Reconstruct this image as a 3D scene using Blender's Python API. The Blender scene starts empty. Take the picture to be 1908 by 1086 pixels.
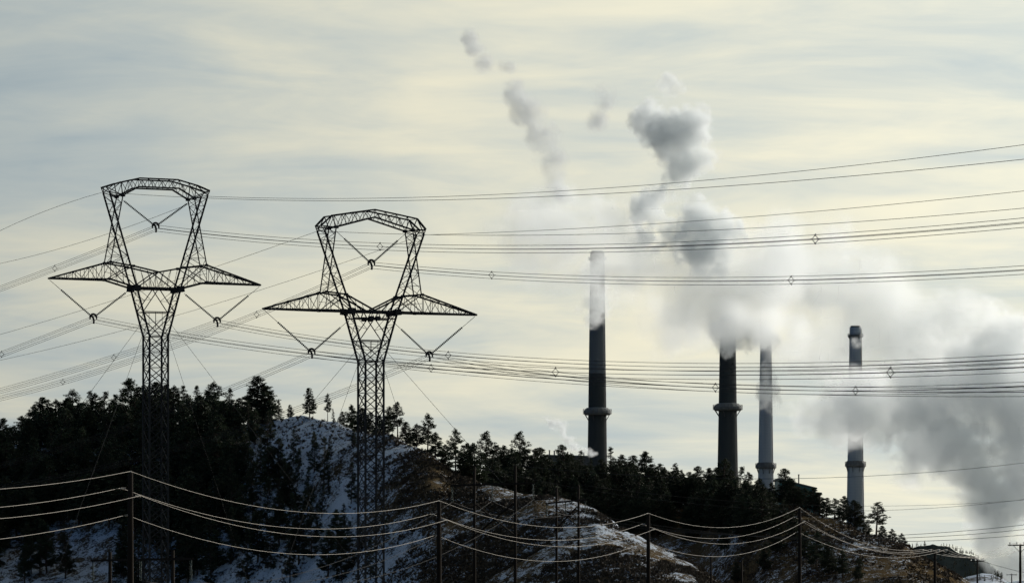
import bpy, math, random
import numpy as np

# ------------------------------------------------------------------ camera
SC = bpy.context.scene
S = 0.24 / 1908.0          # metres per photo pixel per metre of distance (150 mm lens)
HORIZON = 1095.0           # photo row of the eye level
EYE = 6.0                  # camera height above the valley floor


def P(x, y, Y):
    """photo column / row at a chosen distance -> point in the place"""
    return ((x - 954.0) * S * Y, Y, EYE + (HORIZON - y) * S * Y)


cam_data = bpy.data.cameras.new('camera')
cam_data.sensor_width = 36.0
cam_data.lens = 150.0
cam_data.shift_y = (HORIZON - 543.0) / 1908.0
cam_data.clip_start = 0.5
cam_data.clip_end = 60000.0
cam = bpy.data.objects.new('camera', cam_data)
cam.location = (0, 0, EYE)
cam.rotation_euler = (math.radians(90), 0, 0)
SC.collection.objects.link(cam)
SC.camera = cam

# ------------------------------------------------------------------ sky and sun
SUN_AZ = math.radians(46)      # to the right of the view direction
SUN_EL = math.radians(17)
SEED_A, SEED_B = 1.7, 1.3
SUN_DIR = (math.sin(SUN_AZ) * math.cos(SUN_EL), math.cos(SUN_AZ) * math.cos(SUN_EL), math.sin(SUN_EL))


class NT:
    """small helper round a node tree"""
    def __init__(self, tree):
        self.t = tree
        self.t.nodes.clear()

    def n(self, kind, **kw):
        nd = self.t.nodes.new(kind)
        for k, v in kw.items():
            setattr(nd, k, v)
        return nd

    def link(self, a, b):
        self.t.links.new(a, b)

    def set(self, sock, v):
        if isinstance(v, bpy.types.NodeSocket):
            self.t.links.new(v, sock)
        else:
            sock.default_value = v

    def m(self, op, a, b=0.0, c=0.0, clamp=False):
        nd = self.n('ShaderNodeMath', operation=op, use_clamp=clamp)
        self.set(nd.inputs[0], a); self.set(nd.inputs[1], b); self.set(nd.inputs[2], c)
        return nd.outputs[0]

    def v(self, op, a, b=None, out=0):
        nd = self.n('ShaderNodeVectorMath', operation=op)
        self.set(nd.inputs[0], a)
        if b is not None:
            if op == 'SCALE':
                self.set(nd.inputs['Scale'], b)
            else:
                self.set(nd.inputs[1], b)
        return nd.outputs['Value'] if op in ('DOT_PRODUCT', 'LENGTH', 'DISTANCE') else nd.outputs[out]

    def noise(self, vec, scale, detail=4.0, rough=0.55, dist=0.0, color=False):
        nd = self.n('ShaderNodeTexNoise')
        if vec is not None:
            self.link(vec, nd.inputs['Vector'])
        nd.inputs['Scale'].default_value = scale
        nd.inputs['Detail'].default_value = detail
        nd.inputs['Roughness'].default_value = rough
        nd.inputs['Distortion'].default_value = dist
        return nd.outputs['Color'] if color else nd.outputs[0]

    def ramp(self, fac, a, b, lo=0.0, hi=1.0, smooth=True):
        nd = self.n('ShaderNodeMapRange', interpolation_type='SMOOTHSTEP' if smooth else 'LINEAR')
        self.set(nd.inputs[0], fac)
        nd.inputs[1].default_value = a; nd.inputs[2].default_value = b
        nd.inputs[3].default_value = lo; nd.inputs[4].default_value = hi
        return nd.outputs[0]

    def mix(self, fac, a, b, blend='MIX'):
        nd = self.n('ShaderNodeMix', data_type='RGBA', blend_type=blend)
        self.set(nd.inputs[0], fac)
        for s, x in ((nd.inputs[6], a), (nd.inputs[7], b)):
            if isinstance(x, tuple) and len(x) == 3:
                x = x + (1.0,)
            self.set(s, x)
        return nd.outputs[2]


world = bpy.data.worlds.new('World')
SC.world = world
world.use_nodes = True
w = NT(world.node_tree)
sky = w.n('ShaderNodeTexSky', sky_type='NISHITA')
sky.sun_disc = False
sky.sun_elevation = SUN_EL
sky.sun_rotation = SUN_AZ
sky.altitude = 1000.0
sky.air_density = 1.0
sky.dust_density = 0.6
sky.ozone_density = 3.0
clear = w.v('SCALE', sky.outputs[0], 0.06)
tc = w.n('ShaderNodeTexCoord')
d = w.v('NORMALIZE', tc.outputs['Generated'])
sep = w.n('ShaderNodeSeparateXYZ'); w.link(d, sep.inputs[0])
zz = w.m('ADD', w.m('MAXIMUM', sep.outputs[2], 0.0), 0.16)
comb = w.n('ShaderNodeCombineXYZ')
w.link(w.m('DIVIDE', sep.outputs[0], zz), comb.inputs[0])
w.link(w.m('DIVIDE', sep.outputs[1], zz), comb.inputs[1])
q = comb.outputs[0]                      # a flat cloud sheet overhead, seen in perspective
cs = w.v('DOT_PRODUCT', d, SUN_DIR)      # cosine of the angle to the sun
# thin high cloud scatters sunlight forward: bright near the sun, faint away from it
glow = w.m('POWER', w.m('MULTIPLY_ADD', cs, 0.5, 0.5), 3.5)
n_big = w.noise(w.v('ADD', q, (SEED_A, 0.0, 0.0)), 0.75, 3.0, 0.5, 0.3)
n_mid = w.noise(w.v('ADD', q, (7.3, 2.1, SEED_B)), 2.0, 5.0, 0.55, 0.5)
n_fine = w.noise(w.v('MULTIPLY', w.v('ADD', q, (3.1, 9.7, 1.4)), (1.0, 1.6, 1.0)), 4.5, 7.0, 0.6, 0.6)
cl = w.m('ADD', w.m('MULTIPLY', n_big, 0.45), w.m('ADD', w.m('MULTIPLY', n_mid, 0.37), w.m('MULTIPLY', n_fine, 0.18)))
warm = w.ramp(cl, 0.41, 0.63)
tint = w.mix(warm, (0.62, 0.715, 0.735), (1.0, 0.952, 0.74))
lum = w.m('MULTIPLY', glow, w.ramp(cl, 0.36, 0.64, 1.33, 1.56))
cloud = w.v('SCALE', tint, lum)
cover = w.m('MULTIPLY', w.ramp(cl, 0.34, 0.45, 0.55, 1.0), w.ramp(cs, 0.12, 0.60, 0.0, 1.0))
col = w.mix(cover, clear, cloud)
bg = w.n('ShaderNodeBackground'); w.link(col, bg.inputs[0]); bg.inputs[1].default_value = 1.0
wo = w.n('ShaderNodeOutputWorld'); w.link(bg.outputs[0], wo.inputs[0])

sun_data = bpy.data.lights.new('sun', 'SUN')
sun_data.energy = 4.0
sun_data.angle = math.radians(1.5)
sun_data.color = (1.0, 0.94, 0.86)
sun = bpy.data.objects.new('sun', sun_data)
from mathutils import Vector
sun.rotation_euler = Vector(SUN_DIR).to_track_quat('Z', 'Y').to_euler()
sun.location = (200, 200, 300)
SC.collection.objects.link(sun)

SC.view_settings.view_transform = 'Standard'
SC.view_settings.look = 'None'
SC.view_settings.exposure = 0.0
SC.view_settings.gamma = 1.0
SC.view_settings.use_curve_mapping = False
cy = SC.cycles
cy.max_bounces = 8
cy.diffuse_bounces = 2
cy.glossy_bounces = 2
cy.transparent_max_bounces = 8
cy.volume_bounces = 6
cy.volume_step_rate = 2.0
cy.volume_max_steps = 256
cy.use_denoising = True
cy.use_adaptive_sampling = True
cy.adaptive_threshold = 0.04

# ------------------------------------------------------------------ helpers
COL = SC.collection


def material(name):
    m = bpy.data.materials.new(name)
    m.use_nodes = True
    return m, NT(m.node_tree)


def surface(name, color, rough=0.7, metal=0.0, var=0.25, scale=1.0, bump=0.0, coords='Object', spec=0.3, stretch=None):
    """principled material whose colour varies with two noises"""
    m, t = material(name)
    out = t.n('ShaderNodeOutputMaterial')
    p = t.n('ShaderNodeBsdfPrincipled')
    c = t.n('ShaderNodeTexCoord').outputs[coords]
    if stretch:
        c = t.v('MULTIPLY', c, stretch)
    n1 = t.noise(c, scale, 5.0, 0.6)
    n2 = t.noise(c, scale * 7.3, 3.0, 0.6)
    f = t.m('ADD', t.m('MULTIPLY', n1, 0.65), t.m('MULTIPLY', n2, 0.35))
    f = t.ramp(f, 0.3, 0.7)
    lo = tuple(x * (1 - var) for x in color)
    hi = tuple(min(1.0, x * (1 + var)) for x in color)
    t.link(t.mix(f, lo, hi), p.inputs['Base Color'])
    p.inputs['Roughness'].default_value = rough
    p.inputs['Metallic'].default_value = metal
    p.inputs['Specular IOR Level'].default_value = spec
    if bump:
        b = t.n('ShaderNodeBump'); b.inputs['Strength'].default_value = bump
        t.link(n2, b.inputs['Height']); t.link(b.outputs[0], p.inputs['Normal'])
    t.link(p.outputs[0], out.inputs[0])
    return m


def tag(o, label=None, cat=None, group=None, kind=None):
    if label: o['label'] = label
    if cat: o['category'] = cat
    if group: o['group'] = group
    if kind: o['kind'] = kind
    return o


def link(o, parent=None):
    COL.objects.link(o)
    if parent is not None:
        o.parent = parent
    return o


def empty(name, loc=(0, 0, 0), rz=0.0, parent=None):
    o = bpy.data.objects.new(name, None)
    o.empty_display_size = 0.5
    o.location = loc
    o.rotation_euler = (0, 0, rz)
    return link(o, parent)


class MB:
    """collects verts and faces"""
    def __init__(self):
        self.v = []
        self.f = []

    def add(self, vs, fs):
        k = len(self.v)
        self.v += [tuple(map(float, a)) for a in vs]
        self.f += [tuple(i + k for i in a) for a in fs]
        return self

    def box(self, c, h):
        x, y, z = c; a, b, e = h
        vs = [(x + i * a, y + j * b, z + k * e) for k in (-1, 1) for j in (-1, 1) for i in (-1, 1)]
        return self.add(vs, [(0, 2, 3, 1), (4, 5, 7, 6), (0, 1, 5, 4), (2, 6, 7, 3), (0, 4, 6, 2), (1, 3, 7, 5)])

    def bar(self, a, b, r, r2=None, n=4, caps=True):
        """straight prism between two points"""
        a = np.array(a, float); b = np.array(b, float)
        d = b - a; L = np.linalg.norm(d)
        if L < 1e-6: return self
        d /= L
        up = np.array((0, 0, 1.0)) if abs(d[2]) < 0.95 else np.array((1.0, 0, 0))
        e1 = np.cross(d, up); e1 /= np.linalg.norm(e1)
        e2 = np.cross(d, e1)
        r2 = r if r2 is None else r2
        vs = []
        for pt, rr in ((a, r), (b, r2)):
            for k in range(n):
                t = 2 * math.pi * (k + 0.5) / n
                vs.append(pt + rr * (math.cos(t) * e1 + math.sin(t) * e2))
        fs = [(k, (k + 1) % n, n + (k + 1) % n, n + k) for k in range(n)]
        if caps:
            fs += [tuple(range(n))[::-1], tuple(range(n, 2 * n))]
        return self.add(vs, fs)

    def tube(self, pts, r, n=5, caps=True):
        pts = np.array(pts, float)
        m = len(pts)
        tan = np.gradient(pts, axis=0)
        tan /= np.linalg.norm(tan, axis=1)[:, None]
        up = np.array((0, 0, 1.0))
        if np.abs(tan[:, 2]).max() > 0.97: up = np.array((0.31, 0.95, 0.05))
        e1 = np.cross(tan, up); e1 /= np.linalg.norm(e1, axis=1)[:, None]
        e2 = np.cross(tan, e1)
        rr = np.broadcast_to(np.array(r, float), (m,))
        vs = []
        for i in range(m):
            for k in range(n):
                t = 2 * math.pi * k / n
                vs.append(pts[i] + rr[i] * (math.cos(t) * e1[i] + math.sin(t) * e2[i]))
        fs = [(i * n + k, i * n + (k + 1) % n, (i + 1) * n + (k + 1) % n, (i + 1) * n + k) for i in range(m - 1) for k in range(n)]
        if caps:
            fs += [tuple(range(n))[::-1], tuple(range((m - 1) * n, m * n))]
        return self.add(vs, fs)

    def lathe(self, prof, n=24, c=(0, 0, 0), caps=True):
        """prof: (radius, height) list"""
        vs = []
        for r, z in prof:
            for k in range(n):
                t = 2 * math.pi * k / n
                vs.append((c[0] + r * math.cos(t), c[1] + r * math.sin(t), c[2] + z))
        m = len(prof)
        fs = [(i * n + k, i * n + (k + 1) % n, (i + 1) * n + (k + 1) % n, (i + 1) * n + k) for i in range(m - 1) for k in range(n)]
        if caps:
            fs += [tuple(range(n))[::-1], tuple(range((m - 1) * n, m * n))]
        return self.add(vs, fs)

    def mesh(self, name, mat=None, smooth=False):
        me = bpy.data.meshes.new(name)
        me.from_pydata(self.v, [], self.f)
        if mat: me.materials.append(mat)
        if smooth:
            me.polygons.foreach_set('use_smooth', [True] * len(me.polygons))
        me.update()
        return me

    def build(self, name, mat, parent=None, smooth=False, loc=None):
        o = bpy.data.objects.new(name, self.mesh(name, mat, smooth))
        if loc: o.location = loc
        return link(o, parent)


# numpy value noise
_rng = np.random.default_rng(11)
_LAT = _rng.random((256, 256))


def vnoise(x, y):
    x = np.asarray(x, float); y = np.asarray(y, float)
    xi = np.floor(x).astype(int); yi = np.floor(y).astype(int)
    fx = x - xi; fy = y - yi
    fx = fx * fx * (3 - 2 * fx); fy = fy * fy * (3 - 2 * fy)
    g = lambda i, j: _LAT[i & 255, j & 255]
    return (g(xi, yi) * (1 - fx) + g(xi + 1, yi) * fx) * (1 - fy) + (g(xi, yi + 1) * (1 - fx) + g(xi + 1, yi + 1) * fx) * fy


def fbm(x, y, oct=4, gain=0.5):
    s = 0; a = 1.0; tot = 0
    for o in range(oct):
        s = s + a * vnoise(x * 2 ** o + 17.3 * o, y * 2 ** o + 5.7 * o); tot += a; a *= gain
    return s / tot - 0.5

# ------------------------------------------------------------------ land
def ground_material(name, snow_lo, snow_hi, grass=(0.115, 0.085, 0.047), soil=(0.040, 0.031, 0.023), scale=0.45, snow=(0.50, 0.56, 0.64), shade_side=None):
    """patchy snow over dry grass and soil"""
    m, t = material(name)
    out = t.n('ShaderNodeOutputMaterial')
    p = t.n('ShaderNodeBsdfPrincipled')
    c = t.n('ShaderNodeTexCoord').outputs['Object']
    big = t.noise(c, 0.035, 3.0, 0.5)
    mid = t.noise(c, scale, 6.0, 0.65, 0.4)
    fine = t.noise(c, scale * 6.0, 4.0, 0.7)
    f = t.m('ADD', t.m('MULTIPLY', big, 0.28), t.m('ADD', t.m('MULTIPLY', mid, 0.36), t.m('MULTIPLY', fine, 0.36)))
    if shade_side is not None:               # snow lasts on the side turned from the sun
        sx = t.n('ShaderNodeSeparateXYZ'); t.link(c, sx.inputs[0])
        f = t.m('ADD', f, t.ramp(sx.outputs[0], shade_side[0], shade_side[1], 0.0, shade_side[2]))
    sn = t.ramp(f, snow_lo, snow_hi)
    gr = t.mix(t.ramp(fine, 0.35, 0.62), soil, grass)
    gr = t.mix(t.ramp(big, 0.40, 0.62), gr, tuple(0.55 * a + 0.45 * b for a, b in zip(grass, soil)))
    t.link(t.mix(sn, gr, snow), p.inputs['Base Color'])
    p.inputs['Roughness'].default_value = 0.85
    p.inputs['Specular IOR Level'].default_value = 0.0
    b = t.n('ShaderNodeBump'); b.inputs['Strength'].default_value = 0.8; b.inputs['Distance'].default_value = 0.6
    h = t.m('ADD', mid, t.m('MULTIPLY', fine, 0.6))
    t.link(h, b.inputs['Height']); t.link(b.outputs[0], p.inputs['Normal'])
    t.link(p.outputs[0], out.inputs[0])
    return m


class Hill:
    """a ridge: photo columns -> crest row and crest distance; slopes down towards and away from the camera"""
    def __init__(self, cols, rows, dist_cols, dist, front, back, bump=1.0, seed=0.0, power=1.0):
        self.c = cols; self.r = rows; self.dc = dist_cols; self.d = dist
        self.front = front; self.back = back; self.bump = bump; self.seed = seed; self.power = power

    def crest(self, col):
        Yr = np.interp(col, self.dc, self.d)
        row = np.interp(col, self.c, self.r)
        return Yr, EYE + (HORIZON - row) * S * Yr

    def z(self, X, Y):
        X = np.asarray(X, float); Y = np.asarray(Y, float)
        col = 954.0 + X / (S * Y)
        Yr, Zr = self.crest(col)
        f = np.clip((Y - (Yr - self.front)) / self.front, 0, 1)
        b = np.clip((Y - Yr) / self.back, 0, 1)
        f = f ** self.power
        sh = np.where(Y <= Yr, (0.55 * f + 0.45 * f * f * (3 - 2 * f)), 1 - b * b * (3 - 2 * b))
        z = np.maximum(Zr, -1.0) * sh
        rough = 2.4 * fbm(X * 0.018 + self.seed, Y * 0.018, 3) * np.clip(4 * f * (1 - f), 0, 1)
        rough = rough + 2.3 * fbm(X * 0.11 + self.seed, Y * 0.11, 5, 0.55) * np.clip(f * 3, 0, 1)
        return z + self.bump * rough * np.clip(Zr / 12.0, 0, 1)

    def at(self, col, Y):
        X = (col - 954.0) * S * Y
        return (X, Y, float(self.z(X, Y)))

    def row_of(self, col, Y):
        return HORIZON - (self.at(col, Y)[2] - EYE) / (S * Y)

    def at_row(self, col, row):
        """point of the front slope seen at this column and row"""
        Yr, Zr = self.crest(col)
        ys = np.linspace(Yr - self.front, Yr, 160)
        X = (col - 954.0) * S * ys
        rr = HORIZON - (self.z(X, ys) - EYE) / (S * ys)
        k = int(np.argmax(rr <= row)) if (rr <= row).any() else 159
        return self.at(col, ys[k])

    def build(self, name, mat, c0, c1, dc, dy):
        cs = np.arange(c0, c1 + dc, dc)
        rows = []
        n = int((self.front + self.back) / dy)
        v = np.zeros((len(cs), n, 3))
        for i, c in enumerate(cs):
            Yr, _ = self.crest(c)
            ys = np.linspace(Yr - self.front - 5, Yr + self.back, n)
            X = (c - 954.0) * S * ys
            v[i, :, 0] = X; v[i, :, 1] = ys; v[i, :, 2] = self.z(X, ys) - 0.02
        idx = np.arange(len(cs) * n).reshape(len(cs), n)
        f = np.stack([idx[:-1, :-1], idx[1:, :-1], idx[1:, 1:], idx[:-1, 1:]], -1).reshape(-1, 4)
        me = bpy.data.meshes.new(name)
        me.from_pydata(v.reshape(-1, 3).tolist(), [], f.tolist())
        me.materials.append(mat)
        me.polygons.foreach_set('use_smooth', [True] * len(me.polygons))
        o = bpy.data.objects.new(name, me)
        link(o); tag(o, kind='structure')
        return o


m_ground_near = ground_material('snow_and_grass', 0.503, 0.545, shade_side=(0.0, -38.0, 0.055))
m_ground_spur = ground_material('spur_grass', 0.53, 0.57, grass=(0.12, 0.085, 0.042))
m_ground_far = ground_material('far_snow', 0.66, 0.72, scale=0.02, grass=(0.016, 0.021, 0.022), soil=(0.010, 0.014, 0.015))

near_hill = Hill(
    [-600, -200, 0, 100, 200, 300, 400, 480, 520, 560, 600, 650, 700, 740, 780, 810, 845, 900, 960, 1035, 1060, 1110, 1161, 1200, 1245, 1290, 1335, 1365, 1420],
    [875, 850, 830, 815, 800, 795, 790, 788, 778, 774, 779, 796, 806, 816, 832, 852, 880, 898, 916, 927, 934, 948, 982, 1003, 1027, 1047, 1080, 1105, 1150],
    [-600, 0, 300, 560, 800, 1000, 1200, 1420], [900, 900, 880, 830, 760, 720, 690, 660], 105.0, 120.0, 1.0, 3.0)
wooded_hill = Hill(
    [400, 600, 800, 900, 1000, 1100, 1200, 1300, 1380, 1430, 1491, 1534, 1577, 1608, 1640, 1686, 1719, 1759, 1801, 1835, 1900],
    [960, 915, 898, 890, 892, 898, 912, 932, 945, 940, 945, 961, 976, 989, 1001, 1015, 1037, 1058, 1082, 1105, 1160],
    [400, 1100, 1300, 1430, 1600, 1900], [1080, 1080, 1050, 980, 940, 900], 115.0, 140.0, 1.0, 41.0)
far_hill = Hill(
    [1300, 1560, 1690, 1715, 1740, 1762, 1790, 1815, 1840, 1870, 1905, 2100],
    [1060, 1032, 1024, 1015, 1013, 1018, 1030, 1035, 1052, 1076, 1100, 1120],
    [1300, 2100], [4600, 4600], 700.0, 700.0, 2.5, 77.0)
snow_field = Hill(
    [1600, 1740, 1775, 1800, 1830, 1850, 1864, 1880, 1920, 2000, 2300],
    [1110, 1100, 1084, 1074, 1067, 1069, 1076, 1084, 1080, 1076, 1090],
    [1600, 2300], [1950, 1950], 260.0, 300.0, 0.5, 13.0)

mb = MB()
R0 = 30000.0
ring = [(-R0, -4000, 0), (R0, -4000, 0), (R0, R0, 0), (-R0, R0, 0)]
mb.add(ring, [(0, 1, 2, 3)])
ground = mb.build('ground', ground_material('valley_grass', 0.62, 0.72))
ground.location.z = -0.35
tag(ground, kind='structure')
near_hill.build('near_hill', m_ground_near, -600, 1420, 4.0, 1.2)
wooded_hill.build('wooded_hill', m_ground_spur, 400, 1900, 5.0, 3.0)
far_hill.build('far_hill', m_ground_far, 1300, 2100, 6.0, 30.0)
snow_field.build('snow_field', ground_material('field_snow', 0.44, 0.50, scale=0.10), 1600, 2300, 5.0, 12.0)

# ------------------------------------------------------------------ power station
def stack_material(name, lo, hi, split=None, soot=0.0):
    """slip-formed concrete with faint lift lines and streaks; optional darker painted lower part up to height split"""
    m, t = material(name)
    out = t.n('ShaderNodeOutputMaterial'); p = t.n('ShaderNodeBsdfPrincipled')
    c = t.n('ShaderNodeTexCoord').outputs['Object']
    streak = t.noise(t.v('MULTIPLY', c, (0.6, 0.6, 0.02)), 1.0, 4.0, 0.6)
    lift = t.n('ShaderNodeTexWave', bands_direction='Z'); lift.inputs['Scale'].default_value = 0.35
    t.link(c, lift.inputs['Vector'])
    f = t.m('ADD', t.m('MULTIPLY', streak, 0.8), t.m('MULTIPLY', lift.outputs[1], 0.15))
    colr = t.mix(f, tuple(x * 0.55 for x in hi), hi)
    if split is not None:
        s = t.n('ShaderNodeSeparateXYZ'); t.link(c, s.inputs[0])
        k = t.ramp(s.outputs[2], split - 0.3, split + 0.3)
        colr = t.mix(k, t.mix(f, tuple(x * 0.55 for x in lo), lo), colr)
    t.link(colr, p.inputs['Base Color'])
    p.inputs['Roughness'].default_value = 0.85
    p.inputs['Specular IOR Level'].default_value = 0.2
    t.link(p.outputs[0], out.inputs[0])
    return m


m_rail = surface('rail_steel', (0.10, 0.10, 0.10), 0.6, 0.3)
m_collar = surface('collar_steel', (0.13, 0.14, 0.14), 0.7, 0.1, scale=0.4)


def chimney(label, x, Y, top_row, top_w, ref_row, ref_w, collar_row, collar_w, collar_h, mat, top_deck=None):
    k = S * Y
    X = (x - 954.0) * k
    row0 = HORIZON + EYE / k
    zt = (row0 - top_row) * k
    r_t = 0.5 * top_w * k
    slope = (ref_w - top_w) / (ref_row - top_row)
    r = lambda row: 0.5 * k * (top_w + slope * (row - top_row)) if row < ref_row else 0.5 * k * (ref_w + 1.4 * slope * (row - ref_row))
    z = lambda row: (row0 - row) * k
    t = empty('chimney', (X, Y, 0))
    tag(t, label, 'chimney', 'chimneys of the power station')
    prof = [(r(row), z(row)) for row in np.linspace(row0, top_row, 26)]
    prof += [(r_t * 0.90, zt), (r_t * 0.88, zt - 6.0)]
    MB().lathe(prof, 40, caps=True).build('shaft', mat, t, True)
    mb = MB(); mb.lathe([(r_t * 0.86, zt - 3), (r_t * 0.86, zt + 0.9), (r_t * 0.80, zt + 0.9), (r_t * 0.80, zt - 3)], 32)
    mb.build('flue_lip', m_rail, t, True)

    def deck(row, width, h, name):
        rc = r(row); ro = 0.5 * width * k; zc = z(row)
        c = MB()
        c.lathe([(rc * 0.99, zc - h), (ro - 0.25 * (ro - rc), zc - h), (ro, zc - 0.55 * h), (ro, zc), (rc + 0.35 * (ro - rc), zc + h * 0.9), (rc * 0.99, zc + h)], 16)
        part = c.build(name, m_collar, t)
        rl = MB()
        for q in range(24):
            a = 2 * math.pi * q / 24
            rl.bar((ro * math.cos(a) * 1.02, ro * math.sin(a) * 1.02, zc - 0.8 * h), (ro * math.cos(a) * 1.02, ro * math.sin(a) * 1.02, zc + 1.3), 0.09)
        for zz in (0.6, 1.3):
            pts = [(ro * 1.02 * math.cos(2 * math.pi * q / 24), ro * 1.02 * math.sin(2 * math.pi * q / 24), zc + zz) for q in range(25)]
            rl.tube(pts, 0.07, 4)
        rl.build('railing', m_rail, part)
        for q in range(8):
            a = 2 * math.pi * (q + 0.5) / 8
            MB().bar((rc * math.cos(a), rc * math.sin(a), zc - 2.6 * h), (0.94 * ro * math.cos(a), 0.94 * ro * math.sin(a), zc - 0.9 * h), 0.22).build('bracket', m_rail, part)
        return part
    deck(collar_row, collar_w, collar_h * k, 'gallery')
    if top_deck:
        deck(top_deck[0], top_deck[1], 2.2 * k, 'top_gallery')
    # ladder cage up the shaft, on the right hand side
    ld = MB()
    a = math.radians(-35)
    ld.tube([((r(row) + 0.35) * math.cos(a), (r(row) + 0.35) * math.sin(a), z(row)) for row in np.linspace(row0, top_row + 3, 30)], 0.22, 4)
    ld.build('ladder', m_rail, t)
    return t


dark = (0.060, 0.068, 0.068)  # dark paint, its grey lifted to stand in for distance haze
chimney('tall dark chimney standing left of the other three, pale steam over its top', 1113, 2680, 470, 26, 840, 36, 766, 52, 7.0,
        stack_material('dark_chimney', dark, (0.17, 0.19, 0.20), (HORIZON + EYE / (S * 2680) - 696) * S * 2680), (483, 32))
chimney('dark chimney second from left, its top lost in steam', 1356, 2600, 592, 28, 870, 38, 758, 54, 7.0,
        stack_material('dark_chimney_b', dark, dark), (604, 34))
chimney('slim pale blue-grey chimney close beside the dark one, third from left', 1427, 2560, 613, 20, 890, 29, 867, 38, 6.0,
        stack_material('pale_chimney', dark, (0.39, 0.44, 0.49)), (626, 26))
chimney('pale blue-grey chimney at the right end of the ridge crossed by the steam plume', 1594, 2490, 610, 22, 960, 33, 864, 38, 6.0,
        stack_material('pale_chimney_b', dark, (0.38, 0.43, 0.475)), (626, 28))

# plant buildings behind the ridge
m_teal = surface('teal_cladding', (0.045, 0.14, 0.14), 0.5, 0.2, 0.2, 0.3, stretch=(3.0, 3.0, 0.1))
m_roof = surface('plant_roof', (0.10, 0.12, 0.12), 0.6, 0.2)
m_plant = surface('plant_steel', (0.10, 0.10, 0.095), 0.7, 0.2)


def plant_building(label, x0, x1, row_eave, row_ridge, Y, name='boiler_house', wall=None):
    k = S * Y
    X0, _, ze = P(x0, row_eave, Y); X1, _, zr = P(x1, row_ridge, Y)
    cx = 0.5 * (X0 + X1); h = 0.5 * (X1 - X0); D = 14.0
    t = empty(name, (cx, Y + D, 0))
    tag(t, label, 'building')
    w_ = MB()
    w_.add([(-h, -D, 0), (h, -D, 0), (h, D, 0), (-h, D, 0), (-h, -D, zr), (h, -D, ze), (h, D, ze), (-h, D, zr)],
           [(0, 1, 5, 4), (1, 2, 6, 5), (2, 3, 7, 6), (3, 0, 4, 7)])
    w_.build('wall', wall or m_teal, t)
    r_ = MB(); e = 0.5
    r_.add([(-h - e, -D - e, zr + 0.05), (h + e, -D - e, ze + 0.05), (h + e, D + e, ze + 0.05), (-h - e, D + e, zr + 0.05),
            (-h - e, -D - e, zr + 0.55), (h + e, -D - e, ze + 0.55), (h + e, D + e, ze + 0.55), (-h - e, D + e, zr + 0.55)],
           [(0, 3, 2, 1), (4, 5, 6, 7), (0, 1, 5, 4), (1, 2, 6, 5), (2, 3, 7, 6), (3, 0, 4, 7)])
    rf = r_.build('roof', m_roof, t)
    return t, rf, h, ze, zr, D


t, rf, h, ze, zr, D = plant_building('teal clad boiler house with sloping roof half hidden by pines on the ridge', 1452, 1520, 911, 893, 1500)
xv = P(1489, 0, 1500)[0] - t.location.x
MB().lathe([(0.22, zr - 1.5), (0.22, zr + 1.6), (0.30, zr + 1.6), (0.30, zr + 1.9)], 10, (xv, -D + 2, 0)).build('vent_pipe', m_plant, rf)
t, rf, h, ze, zr, D = plant_building('dark low plant hall with narrow windows right of the teal boiler house', 1512, 1529, 920, 918, 1520, 'plant_hall', m_plant)
for q in range(3):
    MB().box((-h * 0.5 + q * h * 0.5, -D - 0.06, ze - 3.2), (0.35, 0.05, 1.0)).build('window', m_rail, t)
t, rf, h, ze, zr, D = plant_building('long low plant roof with small vent stacks behind the pines left of the first chimney', 1022, 1102, 851, 849, 1900, 'turbine_hall', m_plant)
for q, (px, top) in enumerate(((1024, 839), (1033, 840), (1040, 838), (1058, 842), (1088, 843))):
    xv = P(px, 0, 1900)[0] - t.location.x
    zt = P(0, top, 1900)[2]
    MB().lathe([(0.30, ze - 1), (0.30, zt), (0.38, zt), (0.38, zt + 0.3)], 10, (xv, -D + 3, 0)).build('vent_stack', m_plant, rf)

# ------------------------------------------------------------------ steel towers
m_steel = surface('galvanised_steel', (0.022, 0.024, 0.026), 0.8, 0.0, 0.25, 0.8)
m_wire = surface('aluminium_wire', (0.05, 0.05, 0.05), 0.8, 0.0, 0.15, 0.5, spec=0.08)
m_bright_wire = surface('bare_wire', (0.155, 0.14, 0.118), 0.6, 0.4, 0.15, 0.5)
m_glass = surface('insulator_glass', (0.035, 0.060, 0.055), 0.25, 0.0, 0.2, 2.0, spec=0.5)

_unit = MB().bar((0, 0, 0), (0, 0, 1), 1.0, n=4).mesh('brace', m_steel)


def rod(name, a, b, r, parent, me=None):
    """a straight member as its own object, sharing one unit mesh"""
    a = Vector(a); b = Vector(b)
    o = bpy.data.objects.new(name, me or _unit)
    o.location = a
    o.rotation_mode = 'QUATERNION'
    o.rotation_quaternion = (b - a).to_track_quat('Z', 'Y')
    o.scale = (r, r, (b - a).length)
    return link(o, parent)


ROT = math.radians(25)
CR = math.cos(ROT)


def lerp(a, b, t):
    return tuple(x + (y - x) * t for x, y in zip(a, b))


def insulator_mesh(L, n):
    mb = MB()
    mb.bar((0, 0, 0), (0, 0, L), 0.035, n=5)
    for i in range(n):
        z = L * (i + 0.5) / n; h = L / n
        mb.lathe([(0.05, z - 0.38 * h), (0.15, z - 0.12 * h), (0.15, z + 0.05 * h), (0.05, z + 0.35 * h)], 8)
    return mb.mesh('insulator_string', m_glass)


_ins = insulator_mesh(1.0, 22)


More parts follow.
